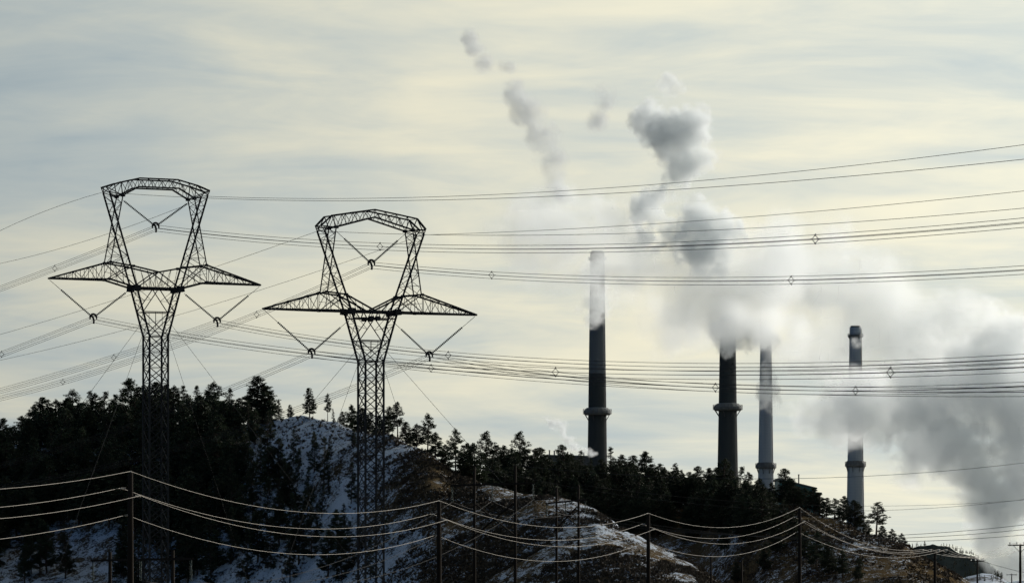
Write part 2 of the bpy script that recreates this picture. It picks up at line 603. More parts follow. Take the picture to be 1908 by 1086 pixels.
def steel_tower(label, xc, Y, q, where):
    k = S * Y
    row0 = HORIZON + EYE / k
    V = 1.22
    t = empty('transmission_tower', ((xc - 954.0) * k, Y, 0), ROT)
    tag(t, label, 'pylon', 'steel transmission towers')
    N = lambda px, row, v=0.0: (px * k / CR, v, (row0 - row) * k)
    lac = MB()                               # secondary lacing too fine to pick apart
    lower = MB()
    RL, RB, RS = 0.150, 0.070, 0.034
    br = lambda a, b, r=RB: rod('brace', a, b, r, t)
    chord = lambda a, b, r=0.115: rod('chord', a, b, r, t)
    a = 16.6
    kn, gs = q['knee'], q['gus']
    # column: four legs, X panels on every face
    for sx in (-1, 1):
        for sv in (-1, 1):
            rod('leg', N(sx * a, row0, sv * V), N(sx * a, kn, sv * V), RL, t)
            rod('neck_leg', N(sx * a, kn, sv * V), N(sx * q['gx'], gs, sv * V), RL, t)
    rows = np.arange(kn, row0 - 4, 29.0)
    for i in range(len(rows)):
        r0 = rows[i]; r1 = rows[i + 1] if i + 1 < len(rows) else row0
        for (p, pv), (s, sv) in ((((-a), -V), (a, -V)), ((-a, V), (a, V)), ((-a, -V), (-a, V)), ((a, -V), (a, V))):
            if i < 11:
                br(N(p, r0, pv), N(s, r1, sv)); br(N(s, r0, sv), N(p, r1, pv))
                br(N(p, r1, pv), N(s, r1, sv), RS * 1.2)
            else:
                lower.bar(N(p, r0, pv), N(s, r1, sv), RB); lower.bar(N(s, r0, sv), N(p, r1, pv), RB); lower.bar(N(p, r1, pv), N(s, r1, sv), RS)
    # neck
    leg_at = lambda row: a + (q['gx'] - a) * (kn - row) / (kn - gs)
    wr = q['strut']
    wx = leg_at(wr)
    for sv in (-V, V):
        br(N(-a, kn, sv), N(a, kn, sv), RB * 1.1)
        br(N(-wx, wr, sv), N(wx, wr, sv), RB * 1.2)
        br(N(-wx, wr, sv), N(a, kn, sv)); br(N(wx, wr, sv), N(-a, kn, sv))
        br(N(0, q['low'], sv), N(-wx, wr, sv)); br(N(0, q['low'], sv), N(wx, wr, sv))
        for s in (-1, 1):
            m0 = N(s * leg_at((wr + gs) / 2), (wr + gs) / 2, sv)
            lac.bar(m0, lerp(N(0, q['low'], sv), N(s * wx, wr, sv), 0.5), RS)
            lac.bar(N(s * q['gx'], gs, sv), lerp(N(0, q['low'], sv), N(s * wx, wr, sv), 0.5), RS)
            lac.bar(N(s * 6, wr, sv), N(s * 6, wr + 0.62 * (kn - wr), sv), RS)
        if q['low'] != gs:
            xl = leg_at(q['low'])
            br(N(-xl, q['low'], sv), N(xl, q['low'], sv), RB * 1.5)
            for s in (-1, 1):
                for f in (0.15, 0.5, 0.85):
                    lac.bar(N(s * q['gx'] * f, gs, sv), N(s * xl * (f - 0.15), q['low'], sv), RS * 1.3)
                    lac.bar(N(s * q['gx'] * f, gs, sv), N(s * xl * (f + 0.15), q['low'], sv), RS * 1.3)
            for s in (-6, 6):
                rod('gusset', N(s, q['low'] - 4, sv), N(s, q['low'] + 4, sv), 0.36, t)
    for s in (-1, 1):                        # neck sides
        rr = np.linspace(gs, kn, 5)
        for i in range(4):
            lac.bar(N(s * leg_at(rr[i]), rr[i], -V), N(s * leg_at(rr[i + 1]), rr[i + 1], V), RS * 1.2)
            lac.bar(N(s * leg_at(rr[i]), rr[i], V), N(s * leg_at(rr[i + 1]), rr[i + 1], -V), RS * 1.2)
            lac.bar(N(s * leg_at(rr[i]), rr[i], -V), N(s * leg_at(rr[i]), rr[i], V), RS)
    # crossarm: chords, webs
    tipx, tipr = q['tip']
    px_, pr_ = q['peak']
    inx, inr = q['inner']
    lox, lor = q['lobend']
    for sv in (-V, V):
        chord(N(-q['gx'], gs, sv), N(q['gx'], gs, sv), 0.19)
        for s in (-1, 1):
            T = N(s * tipx, tipr, 0.12 * sv)
            top = [T, N(s * px_, pr_, sv), N(s * inx, inr, sv), N(0, q['mid'], sv)]
            bot = [T, N(s * lox, lor, sv), N(s * q['gx'], gs, sv)]
            for i in range(3): chord(top[i], top[i + 1], 0.135)
            for i in range(2): chord(bot[i], bot[i + 1], 0.155)
            # outer triangle webs
            n = 7
            for i in range(1, n + 1):
                f = i / n
                u = lerp(top[0], top[1], f); l = lerp(bot[0], bot[1], f)
                br(u, l, RS * 1.25)
                if i < n:
                    l2 = lerp(bot[0], bot[1], (i + 1) / n); u2 = lerp(top[0], top[1], (i + 1) / n)
                    (br if i > 2 else lac.bar)(*((u, l2) if i % 2 else (l, u2)), RS * 1.25)
            # inner box between peak, inner leg and gusset
            br(top[1], bot[2]); br(bot[1], top[2], RB)
            br(lerp(top[1], top[2], 0.5), lerp(bot[1], bot[2], 0.5), RS * 1.2)
            lac.bar(lerp(top[1], top[2], 0.5), lerp(bot[1], bot[2], 0.15), RS)
            lac.bar(lerp(top[2], bot[2], 0.5), lerp(top[1], bot[1], 0.5), RS)
            # centre V
            if q['vee']:
                br(N(s * q['gx'], gs, sv), N(0, q['mid'], sv), RB * 1.3)
                for f in (0.3, 0.6, 0.85):
                    c1 = lerp(N(s * q['gx'], gs, sv), N(0, q['mid'], sv), f)
                    c0 = lerp(N(s * q['gx'], gs, sv), N(0, gs, sv), f)
                    lac.bar(c1, c0, RS); lac.bar(c1, lerp(N(s * q['gx'], gs, sv), N(0, gs, sv), min(1, f + 0.25)), RS)
                    c2 = lerp(top[2], top[3], f * 0.9)
                    lac.bar(c1, c2, RS)
            else:
                br(lerp(top[2], top[3], 0.0), lerp(bot[2], N(0, gs, sv), 0.45), RB * 1.2)
                for f in (0.3, 0.55, 0.8):
                    c2 = lerp(top[2], top[3], f); c3 = lerp(bot[2], N(0, gs, sv), f)
                    lac.bar(c2, c3, RS)
    for s in (-1, 1):                        # ties across the depth of the arm
        for f in (0.25, 0.45, 0.65, 0.85, 1.0):
            for (e0, e1) in (((tipx, tipr), (px_, pr_)), ((tipx, tipr), (lox, lor))):
                v0 = 0.12 * V + 0.88 * V * f
                c = (e0[0] + (e1[0] - e0[0]) * f, e0[1] + (e1[1] - e0[1]) * f)
                lac.bar(N(s * c[0], c[1], -v0), N(s * c[0], c[1], v0), RS)
                f2 = max(0, f - 0.2); v1 = 0.12 * V + 0.88 * V * f2
                c2 = (e0[0] + (e1[0] - e0[0]) * f2, e0[1] + (e1[1] - e0[1]) * f2)
                lac.bar(N(s * c2[0], c2[1], -v1), N(s * c[0], c[1], v0), RS)
        rod('gusset', N(s * (q['gx'] - 0.5), gs - 5, -V), N(s * (q['gx'] + 0.5), gs + 6, -V), 0.58, t)
        rod('gusset', N(s * (q['gx'] - 0.5), gs - 5, V), N(s * (q['gx'] + 0.5), gs + 6, V), 0.58, t)
        for sv in (-V, V):
            rod('gusset', N(s * inx, inr - 2, sv), N(s * inx, inr + 2.5, sv), 0.30, t)
            rod('gusset', N(s * px_, pr_ - 2, sv), N(s * px_, pr_ + 2, sv), 0.22, t)
            rod('gusset', N(s * lox, lor - 2, sv), N(s * lox, lor + 2, sv), 0.25, t)
    # forks: two legs cross in an hourglass on each side, front and back
    ox, orow = q['fork_out']           # foot of the outer leg on the arm
    tx, trow = q['top_out']
    ix, irow = q['top_in']
    for s in (-1, 1):
        for sv in (-V, V):
            A0, A1 = N(s * q['gx'], gs, sv), N(s * tx, trow, sv)
            B0, B1 = N(s * ox, orow, sv), N(s * ix, irow, sv)
            rod('fork_leg', A0, A1, 0.135, t); rod('fork_leg', B0, B1, 0.085, t)
            # lacing between the legs below and above the crossing
            fA = lambda r: lerp(A0, A1, (gs - r) / (gs - trow))
            fB = lambda r: lerp(B0, B1, (orow - r) / (orow - irow))
            rr = np.linspace(inr, q['cross'] + 6, 5)
            for i in range(4):
                if i: br(fA(rr[i]), fB(rr[i]), RS * 1.2)
                br(*((fA(rr[i]), fB(rr[i + 1])) if i % 2 else (fB(rr[i]), fA(rr[i + 1]))), RS * 1.3)
            rr = np.linspace(q['cross'] - 8, irow, 4)
            for i in range(3):
                br(*((fA(rr[i]), fB(rr[i + 1])) if i % 2 else (fB(rr[i]), fA(rr[i + 1]))), RS * 1.3)
                br(fA(rr[i + 1]), fB(rr[i + 1]), RS * 1.2)
            rod('gusset', N(s * ix, irow - 2.5, sv), N(s * ix, irow + 2.5, sv), 0.34, t)
        rr = np.linspace(inr, irow, 9)
        for i in range(8):
            for (p0, p1, w0, w1) in ((q['gx'], tx, gs, trow), (ox, ix, orow, irow)):
                g = lambda r, v: N(s * (p0 + (p1 - p0) * (w0 - r) / (w0 - w1)), r, v)
                lac.bar(g(rr[i], -V if i % 2 else V), g(rr[i + 1], V if i % 2 else -V), RS)
    # bridge
    up, lo = q['upper'], q['lower']
    W = 0.8 * V
    for sv in (-V, V):
        U = [N(x, r, sv) for x, r in up]; L_ = [N(x, r, sv) for x, r in lo]
        for i in range(len(U) - 1): chord(U[i], U[i + 1], 0.125)
        for i in range(len(L_) - 1): chord(L_[i], L_[i + 1], 0.135)
        xu = [u[0] for u in up]; ru = [u[1] for u in up]; xl = [u[0] for u in lo]; rl_ = [u[1] for u in lo]
        gx = np.linspace(xl[0], xl[-1], 15)
        for i in range(14):
            p0 = N(gx[i], np.interp(gx[i], xu, ru), sv); p1 = N(gx[i], np.interp(gx[i], xl, rl_), sv)
            n0 = N(gx[i + 1], np.interp(gx[i + 1], xu, ru), sv); n1 = N(gx[i + 1], np.interp(gx[i + 1], xl, rl_), sv)
            br(*((p1, n0) if i % 2 == 0 else (p0, n1)), RS * 1.3)
            if i % 2: lac.bar(p0, p1, RS)
        for s in (-1, 1):                    # outrigger that carries the ground wire
            tip = N(s * q['ear'][0], q['ear'][1], 0.75 * sv)
            chord(U[0] if s < 0 else U[-1], tip, 0.15)
            br(tip, N(s * tx, trow, sv), RB); br(tip, N(s * ix, irow, sv), RB)
            br(U[0] if s < 0 else U[-1], N(s * tx, trow, sv), RB); br(U[0] if s < 0 else U[-1], N(s * ix, irow, sv), RB)
            br(N(s * tx, trow, sv), N(s * ix, irow, sv), RB)
    for x, r in up + lo:
        lac.bar(N(x, r, -V), N(x, r, V), RS * 1.3)
    for s in (-1, 1):
        lac.bar(N(s * q['ear'][0], q['ear'][1], -0.75 * V), N(s * q['ear'][0], q['ear'][1], 0.75 * V), RB)
        rod('wire_hanger', N(s * q['ear'][0], q['ear'][1]), N(s * q['ear'][0], q['ear'][1] + 9), 0.06, t)
    o = lac.build('lacing', m_steel, t); o['kind'] = 'stuff'
    o = lower.build('lower_lacing', m_steel, t); o['kind'] = 'stuff'
    mb = MB()
    for sx in (-1, 1):
        for sv in (-1, 1):
            MB().box((sx * a * k / CR, sv * V, 0.05), (0.5, 0.5, 0.45)).build('footing', m_pad, t)
    # guys from the neck to the ground
    for ang in (45, 135, 225, 315):
        c, s_ = math.cos(math.radians(ang)), math.sin(math.radians(ang))
        top = N(math.copysign(leg_at(q['guy']), c), q['guy'], math.copysign(V, s_))
        ax, ay = 36.0 * c, 36.0 * s_
        gz = max(0.0, float(near_hill.z(t.location.x + ax * CR - ay * math.sin(ROT), Y + ax * math.sin(ROT) + ay * CR)))
        rod('guy_wire', top, (ax, ay, gz - 0.3), 0.022, t, _unit_wire)
    bpy.context.view_layer.update()
    W4 = t.matrix_world
    toW = lambda p: W4 @ Vector(p)
    # V strings of insulators, each hanging assembly a thing of its own
    hang = {}
    for key, (A, B, yx, yr) in q['vees'].items():
        base = toW(N(yx, yr))
        h = empty('insulator_assembly', base, ROT)
        tag(h, 'V-shaped pair of insulator strings hanging ' + where[key], 'insulator', 'insulator strings on the steel towers')
        for s, (ax, ar, rodlen) in ((-1, A), (1, B)):
            top = Vector(N(ax, ar)); end = Vector(N(yx + s * 6.0, yr - 4.0))
            o0 = Vector(N(yx, yr))
            mid = top + (end - top) * rodlen
            if rodlen > 0.02:
                rod('link_rod', top - o0, mid - o0, 0.035, h)
            so = rod('insulator_string', mid - o0, end - o0, 1.0, h, _ins)
            so.scale = (1.0, 1.0, (end - mid).length)
        # yoke: horseshoe ring with a hook below
        yk = MB()
        R_ = 6.2 * k
        yk.tube([(R_ * math.cos(a_), 0, R_ * math.sin(a_) - 0.05) for a_ in np.linspace(0, math.pi, 13)], 0.14, 6)
        yk.bar((-R_, 0, 0), (-R_ - 0.02, 0, -4.5 * k), 0.10); yk.bar((R_, 0, 0), (R_ + 0.02, 0, -4.5 * k), 0.10)
        yk.tube([(-0.2, 0, 0.15), (0.0, 0, -0.15), (0.08, 0, -0.5), (0.05, 0, -0.85)], 0.13, 6)
        yk.bar((-R_, 0, 0.1), (R_, 0, 0.1), 0.07)
        yk.build('yoke', m_steel, h)
        hang[key] = base + Vector((0, 0, -0.28))
    ears = {s: toW(N(s * q['ear'][0], q['ear'][1] + 9)) for s in (-1, 1)}
    return t, hang, ears


m_pad = surface('concrete_pad', (0.35, 0.34, 0.32), 0.9)
_unit_wire = MB().bar((0, 0, 0), (0, 0, 1), 1.0, n=5).mesh('guy_wire', m_wire)

T1, hang1, ear1 = steel_tower('left steel lattice transmission tower with flat-topped arch', 290, 560, dict(
    knee=627, gus=538, gx=39, strut=582, low=538.0, tip=(190, 525), peak=(86, 492), inner=(46, 498), mid=508, lobend=(86, 524), vee=True,
    fork_out=(86, 492), top_out=(88, 362), top_in=(64, 368), cross=418, guy=605, ear=(93, 353),
    upper=[(-68, 344), (-34, 335), (34, 335), (68, 344)], lower=[(-64, 368), (-36, 351), (36, 351), (64, 368)],
    vees={'c': ((-58, 376, 0.03), (58, 376, 0.03), 0, 421), 'l': ((-188, 528, 0.28), (-51, 545, 0.05), -111, 594), 'r': ((51, 545, 0.05), (188, 528, 0.28), 111, 594)}),
    {'c': 'inside the arch of the left steel tower', 'l': 'from the left crossarm of the left steel tower', 'r': 'from the right crossarm of the left steel tower'})
T2, hang2, ear2 = steel_tower('right steel lattice transmission tower with peaked arch and snowy slope behind its legs', 691, 543, dict(
    knee=674, gus=581, gx=42, strut=635, low=594.0, tip=(196, 581), peak=(88, 547), inner=(52, 551), mid=579, lobend=(88, 581), vee=False,
    fork_out=(86, 547), top_out=(91, 434), top_in=(70, 427), cross=467, guy=655, ear=(96, 425),
    upper=[(-78, 406), (-40, 399), (0, 392), (40, 399), (78, 406)], lower=[(-70, 427), (0, 406), (70, 427)],
    vees={'c': ((-66, 431, 0.28), (66, 431, 0.28), 1, 490), 'l': ((-193, 584, 0.30), (-44, 601, 0.20), -108, 658), 'r': ((44, 601, 0.20), (193, 584, 0.30), 108, 658)}),
    {'c': 'inside the arch of the right steel tower', 'l': 'from the left crossarm of the right steel tower', 'r': 'from the right crossarm of the right steel tower'})

# ------------------------------------------------------------------ conductors of the steel line
DX, DY = 75.0, -167.0
DN = Vector((DX, DY, 0)).normalized()
SIDE = Vector((DN.y, -DN.x, 0))


def span(att, pts, x_end, n=48):
    """sagging path from an attachment through two sighted points (photo column, row) along the line's bearing"""
    ks, zs = [0.0], [att.z]

    def k_of(x):
        c = (x - 954.0) * S
        return (c * att.y - att.x) / (DX - c * DY)
    for x, y in pts:
        k = k_of(x); Y = att.y + DY * k
        ks.append(k); zs.append(EYE + (HORIZON - y) * S * Y)
    co = np.polyfit(ks, zs, 2)
    ke = k_of(x_end)
    f = lambda k: Vector((att.x + DX * k, att.y + DY * k, np.polyval(co, k)))
    return f, k_of, [f(k) for k in np.linspace(0, ke, n)]


RBUN = 0.40


def bundle(label, att, pts, x_end, spacers):
    f, k_of, path = span(att, pts, x_end)
    t = empty('conductor_bundle', att)
    tag(t, label, 'power line', 'conductor bundles of the steel towers')
    offs = [Vector((0, 0, RBUN)), SIDE * RBUN, Vector((0, 0, -RBUN)), -SIDE * RBUN]
    for o in offs:
        MB().tube([p + o - att for p in path], 0.026, 5).build('conductor', m_wire, t, True)
    for x in spacers:
        c = f(k_of(x)) - att
        sp = MB()
        for i in range(4):
            sp.bar(c + offs[i] * 0.92, c + offs[(i + 1) % 4] * 0.92, 0.030)
            sp.bar(c + offs[i] * 0.8 - DN * 0.12, c + offs[i] * 1.2 + DN * 0.10, 0.05)
        sp.build('spacer', m_steel, t)


def ground_wire(label, att, pts, x_end):
    f, k_of, path = span(att, pts, x_end, 60)
    o = MB().tube([p - att for p in path], 0.026, 5).build('ground_wire', m_wire, None, True, att)
    tag(o, label, 'power line', 'ground wires of the steel towers')


bundle('conductor bundle running right from inside the arch of the left tower', hang1['c'], [(1280, 458), (1908, 415)], 2250, [708, 1519])
bundle('conductor bundle running left from inside the arch of the left tower', hang1['c'], [(102, 500), (0, 538)], -350, [102])
bundle('conductor bundle running right from the left arm of the left tower', hang1['l'], [(1035, 693), (1908, 684)], 2250, [1035, 1659])
bundle('conductor bundle running left from the left arm of the left tower', hang1['l'], [(90, 627), (0, 661)], -350, [3])
bundle('conductor bundle running right from the right arm of the left tower', hang1['r'], [(1300, 684), (1908, 668)], 2250, [835, 1365])
bundle('conductor bundle running left from the right arm of the left tower behind its legs', hang1['r'], [(212, 666), (0, 728)], -350, [212])
bundle('conductor bundle running right from inside the arch of the right tower', hang2['c'], [(1300, 524), (1908, 503)], 2250, [916, 1474])
bundle('conductor bundle running left from inside the arch of the right tower', hang2['c'], [(478, 586), (0, 742)], -350, [478, 117])
bundle('conductor bundle running right from the left arm of the right tower', hang2['l'], [(1333, 722), (1908, 730)], 2250, [803, 1333])
bundle('conductor bundle running left from the left arm of the right tower, passing the pines', hang2['l'], [(480, 703), (0, 867)], -350, [236, 20])
bundle('conductor bundle running right from the right arm of the right tower', hang2['r'], [(1300, 721), (1908, 719)], 2250, [1594])
bundle('conductor bundle running left from the right arm of the right tower, lowest across the pines', hang2['r'], [(480, 788), (0, 908)], -350, [214])
ground_wire('upper thin ground wire from the left tower rising to the right edge', ear1[1], [(1280, 339), (1908, 270)], 2250)
ground_wire('second thin ground wire from the left tower rising to the right edge', ear1[-1], [(1280, 352), (1908, 297)], 2250)
ground_wire('upper thin ground wire from the right tower rising to the right edge', ear2[1], [(1280, 413), (1908, 356)], 2250)
ground_wire('lower thin ground wire from the right tower rising to the right edge', ear2[-1], [(1280, 431), (1908, 388)], 2250)
ground_wire('thin ground wire descending left from the left ear of the left tower', ear1[-1], [(96, 389), (0, 430)], -350)
ground_wire('thin ground wire descending left from the right ear of the left tower', ear1[1], [(200, 436), (0, 491)], -350)
ground_wire('thin ground wire descending left from the left ear of the right tower', ear2[-1], [(402, 497), (0, 623)], -350)
ground_wire('thin ground wire descending left from the right ear of the right tower', ear2[1], [(470, 545), (18, 667)], -350)

# ------------------------------------------------------------------ wood poles in front
m_wood = surface('weathered_pole', (0.024, 0.019, 0.015), 0.9, 0.0, 0.35, 1.5, 0.3, stretch=(3, 3, 0.25), spec=0.05)
m_porc = surface('porcelain', (0.40, 0.38, 0.34), 0.3, 0.0, 0.1, spec=0.5)


def ground_z(X, Y):
    return max(-0.35, float(near_hill.z(X, Y)), float(wooded_hill.z(X, Y)) if Y > 650 else -1)


POLES = [(147.0, None), (200.0, (243, 880)), (253.3, (818, 934)), (306.7, (1208, 957)), (360.0, (1490, 946)), (413.0, (1742, 1027)), (462.0, (1901, 1013))]
W_OFF = [(0.0, 0.06), (-0.45, -0.72), (0.46, -1.08), (-0.20, -1.98)]
W_NAME = ['topmost', 'second', 'third', 'lowest']
tops = []
for Y, sight in POLES:
    if sight is None:
        tops.append(Vector((-32.3, 147.0, EYE + 4.6)))
    else:
        tops.append(Vector(P(sight[0], sight[1], Y)))
att_rows = []
place = ['', 'in front of the left steel tower', 'right of the right steel tower, second of the row', 'third of the row, in front of the hill end', 'fourth of the row, before the grassy spur', 'with crossarm, fifth of the row, low at right', 'with crossarm at the right edge']
for i, top in enumerate(tops):
    X, Y = top.x, top.y
    gz = ground_z(X, Y)
    arms = i >= 5
    if arms:
        att = [Vector((-1.15, -0.3, 0.22)), Vector((-0.38, -0.1, 0.22)), Vector((0.42, 0.1, 0.22)), Vector((1.15, 0.3, 0.22))]
    else:
        att = [Vector((a, 0, b)) for a, b in W_OFF]
    att_rows.append([top + a for a in att])
    if i == 0: continue
    t = empty('utility_pole', (X, Y, gz))
    tag(t, 'wooden utility pole ' + place[i], 'utility pole', 'wooden poles of the front power line')
    H = top.z - gz
    prof = [(0.17, -0.5), (0.165, 0.3 * H), (0.14, 0.7 * H), (0.12, H - 0.03), (0.09, H)]
    MB().lathe(prof, 10).build('shaft', m_wood, t, True)
    if arms:
        MB().bar((-1.35, -0.35, H - 0.12), (1.35, 0.35, H - 0.12), 0.095).build('crossarm', m_wood, t)
        for s in (-1, 1):
            MB().bar((0, -0.13, H - 0.95), (s * 0.75, s * 0.19 - 0.12, H - 0.18), 0.03).build('arm_brace', m_steel, t)
    for j, a in enumerate(att):
        if arms:
            MB().lathe([(0.02, H - 0.06), (0.05, H + 0.02), (0.075, H + 0.12), (0.05, H + 0.19), (0.02, H + 0.22)], 8, (a.x, a.y, 0)).build('insulator', m_porc, t, True)
        elif j == 0:
            MB().lathe([(0.03, H), (0.05, H + 0.02), (0.06, H + 0.05), (0.02, H + 0.08)], 8).build('insulator', m_porc, t, True)
        else:
            s = math.copysign(1, a.x)
            mb = MB().bar((0.10 * s, 0, H + a.z - 0.02), (a.x * 0.55, 0, H + a.z - 0.03), 0.035)
            mb.build('bracket', m_steel, t)
            mb = MB()
            for u in np.linspace(0.55, 0.95, 4):
                mb.bar((a.x * u, 0, H + a.z - 0.03), (a.x * (u + 0.07), 0, H + a.z - 0.02), 0.075, 0.045, n=8)
            mb.build('insulator', m_porc, t)
SAG = [1.15, 1.30, 1.30, 1.35, 1.25, 1.15]
# how steeply the last of the row drop is taken up by the wire
for j in range(4):
    pts = []
    for i in range(len(tops) - 1):
        a, b = att_rows[i][j], att_rows[i + 1][j]
        for u in np.linspace(0, 1, 25)[(1 if i else 0):]:
            p = a.lerp(b, u); p = p + Vector((0, 0, -4 * SAG[i] * (1 + 0.05 * j) * u * (1 - u)))
            pts.append(p)
    a = att_rows[-1][j]
    for u in np.linspace(0, 1, 12)[1:]:
        pts.append(a + Vector((16, 45, 0)) * u + Vector((0, 0, -4 * 1.1 * u * (1 - u))))
    o = MB().tube([p - pts[0] for p in pts], 0.0135, 6).build('pole_line_wire', m_bright_wire, None, True, pts[0])
    tag(o, W_NAME[j] + ' of the four bright sagging wires on the wooden poles', 'power line', 'sagging wires of the front power line')

# H-frame structures of a second wooden line
def h_frame(label, x1, x2, Y1, Y2, arm_row, top_row, end0, end1, brace, small=False, ground=None):
    a = Vector(P(x1, arm_row, Y1)); b = Vector(P(x2, arm_row, Y2))
    mid = (a + b) / 2
    za = mid.z
    g = min(ground_z(a.x, a.y), ground_z(b.x, b.y)) if ground is None else ground
    t = empty('wooden_h_frame', (mid.x, mid.y, g))
    tag(t, label, 'power pole', 'wooden H-frame structures')
    zt = P(0, top_row, mid.y)[2] - g
    za -= g
    u = (b - a); u.z = 0; half = u.length / 2; u.normalize()
    r = 0.20 if not small else 0.22
    for s in (-1, 1):
        c = u * s * half
        MB().lathe([(r, -0.5), (r * 0.95, 0.4 * zt), (r * 0.75, zt)], 9, (c.x, c.y, 0)).build('pole', m_wood, t, True)
    k = S * mid.y
    e0, e1 = u * (-half - (x1 - end0) * k / max(abs(u.x), 0.3)), u * (half + (end1 - x2) * k / max(abs(u.x), 0.3))
    off = Vector((-u.y, u.x, 0)) * (-0.30)
    MB().bar((e0.x + off.x, e0.y + off.y, za), (e1.x + off.x, e1.y + off.y, za), 0.15).build('crossarm', m_wood, t)
    if brace:
        zb0, zb1 = P(0, brace[0], mid.y)[2] - g, P(0, brace[1], mid.y)[2] - g
        for s in (-1, 1):
            off2 = Vector((-u.y, u.x, 0)) * (0.22 * s)
            p, q_ = u * -half * s + off2, u * half * s + off2
            MB().bar((p.x, p.y, zb0), (q_.x, q_.y, zb1), 0.10).build('cross_brace', m_wood, t)
    ends = []
    for c in (e0 * 0.97, (e0 + e1) / 2, e1 * 0.97):
        L = 1.9 if not small else 0.8
        o = rod('insulator_string', (c.x + off.x, c.y + off.y, za - 0.1), (c.x + off.x, c.y + off.y, za - L), 1.0, t, _ins)
        o.scale = (0.8, 0.8, L - 0.1)
        ends.append(Vector((c.x + off.x + mid.x, c.y + off.y + mid.y, za - L + g)))
    tp = [Vector((mid.x + u.x * s * half, mid.y + u.y * s * half, zt + g)) for s in (-1, 1)]
    return ends, tp


h0, p0 = h_frame('wooden H-frame at lower left behind the first pole', 205, 322, 395, 380, 1042, 1026, 168, 372, None)
h1, p1 = h_frame('wooden H-frame with X brace right of the right steel tower', 884, 960, 492, 486, 902, 868, 843, 999, (938, 1000))
h2, p2 = h_frame('smaller wooden H-frame with X brace before the end of the snowy hill', 1037, 1078, 590, 575, 934, 905, 1013, 1104, (946, 985))
h3, p3 = h_frame('tiny far H-frame on the distant hill crest at right', 1784, 1791, 4450, 4450, 1021, 1017, 1781, 1794, None, True, 0.0)


def hung_wire(label, a, b, sag, r, name='line_wire', group=None, mat=None):
    pts = [a.lerp(b, u) + Vector((0, 0, -4 * sag * u * (1 - u))) for u in np.linspace(0, 1, 40)]
    o = MB().tube([p - a for p in pts], r, 5).build(name, mat or m_wire, None, True, a)
    tag(o, label, 'power line', group)


nm = ['left', 'middle', 'right']
for j in range(3):
    hung_wire('wire between the lower left H-frame and the X-braced H-frame, %s arm position' % nm[j], h0[j], h1[j], 4.0, 0.022, group='wires of the H-frame line')
    hung_wire('short wire between the two X-braced H-frames, %s arm position' % nm[j], h1[j], h2[j], 0.8, 0.022, group='wires of the H-frame line')
    hung_wire('wire from the smaller H-frame to the right edge, %s of three low in the sky' % nm[j], h2[j], Vector(P(2150, (940, 950, 962)[j], 600)), 3.6, 0.034, group='wires of the H-frame line')
hung_wire('thin wire from the H-frame pole top crossing the last chimney', p1[1], Vector(P(2150, 826, 480)), 2.6, 0.024, group='top wires of the H-frame line')
hung_wire('thin wire from the other H-frame pole top just below, across the steam', p1[0], Vector(P(2150, 888, 520)), 4.6, 0.020, group='top wires of the H-frame line')
hung_wire('faint lowest thin wire from the smaller H-frame top to the right edge', p2[1], Vector(P(2150, 902, 620)), 3.0, 0.020, group='top wires of the H-frame line')


def small_pole(label, x, row, Y, arm=0.0):
    X, _, zt = P(x, row, Y)
    gz = max(ground_z(X, Y), float(snow_field.z(X, Y)) if Y > 1500 else -1)
    t = empty('utility_pole', (X, Y, gz)); H = zt - gz
    tag(t, label, 'utility pole', 'small distant poles')
    MB().lathe([(0.17, -0.4), (0.14, 0.6 * H), (0.11, H)], 8).build('shaft', m_wood, t, True)
    if arm:
        MB().bar((-arm, 0.2, H - 0.25), (arm, -0.2, H - 0.25), 0.09).build('crossarm', m_wood, t)
        for s in (-1, -0.3, 1):
            MB().lathe([(0.02, H - 0.2), (0.07, H - 0.08), (0.02, H + 0.05)], 6, (s * arm * 0.92, 0, 0)).build('insulator', m_porc, t)
    return Vector((X, Y, zt))


s1 = small_pole('thin pole with crossarm in front of the far snow field', 1821, 1042, 640, 1.0)
s2 = small_pole('small pole with crossarm low at the right edge before the steam', 1885, 1068, 1000, 1.2)
s3 = small_pole('thin pole at the foot of the dark gully, left of two', 1325, 1031, 560, 0.0)
s4 = small_pole('thin pole at the foot of the dark gully, right of two', 1382, 1043, 520, 0.0)
hung_wire('low wire from the thin pole running down to the right', s1, Vector(P(2100, 1088, 560)), 0.8, 0.026, group='low wires at right')
hung_wire('low wire between the two thin poles in the gully', s3, s4, 0.5, 0.022, group='low wires at right')

# ------------------------------------------------------------------ pines
random.seed(5)
m_bark = surface('pine_bark', (0.055, 0.038, 0.026), 0.9, 0.0, 0.35, 2.0)


def needle_material(name, color):
    m, t = material(name)
    out = t.n('ShaderNodeOutputMaterial'); p = t.n('ShaderNodeBsdfPrincipled')
    c = t.n('ShaderNodeTexCoord').outputs['Object']
    oi = t.n('ShaderNodeObjectInfo').outputs['Random']
    f = t.ramp(t.noise(c, 0.9, 3.0, 0.6), 0.3, 0.7)
    lo = tuple(x * 0.6 for x in color); hi = tuple(x * 1.35 for x in color)
    cc = t.mix(f, lo, hi)
    hs = t.n('ShaderNodeHueSaturation'); t.link(cc, hs.inputs['Color'])
    t.link(t.m('MULTIPLY_ADD', oi, 0.6, 0.7), hs.inputs['Value'])
    t.link(t.m('MULTIPLY_ADD', oi, 0.03, 0.485), hs.inputs['Hue'])
    t.link(hs.outputs[0], p.inputs['Base Color'])
    p.inputs['Roughness'].default_value = 0.75
    p.inputs['Specular IOR Level'].default_value = 0.2
    tr = t.n('ShaderNodeBsdfTranslucent'); t.link(hs.outputs[0], tr.inputs[0])
    mx = t.n('ShaderNodeMixShader'); mx.inputs[0].default_value = 0.18
    t.link(p.outputs[0], mx.inputs[1]); t.link(tr.outputs[0], mx.inputs[2]); t.link(mx.outputs[0], out.inputs[0])
    return m


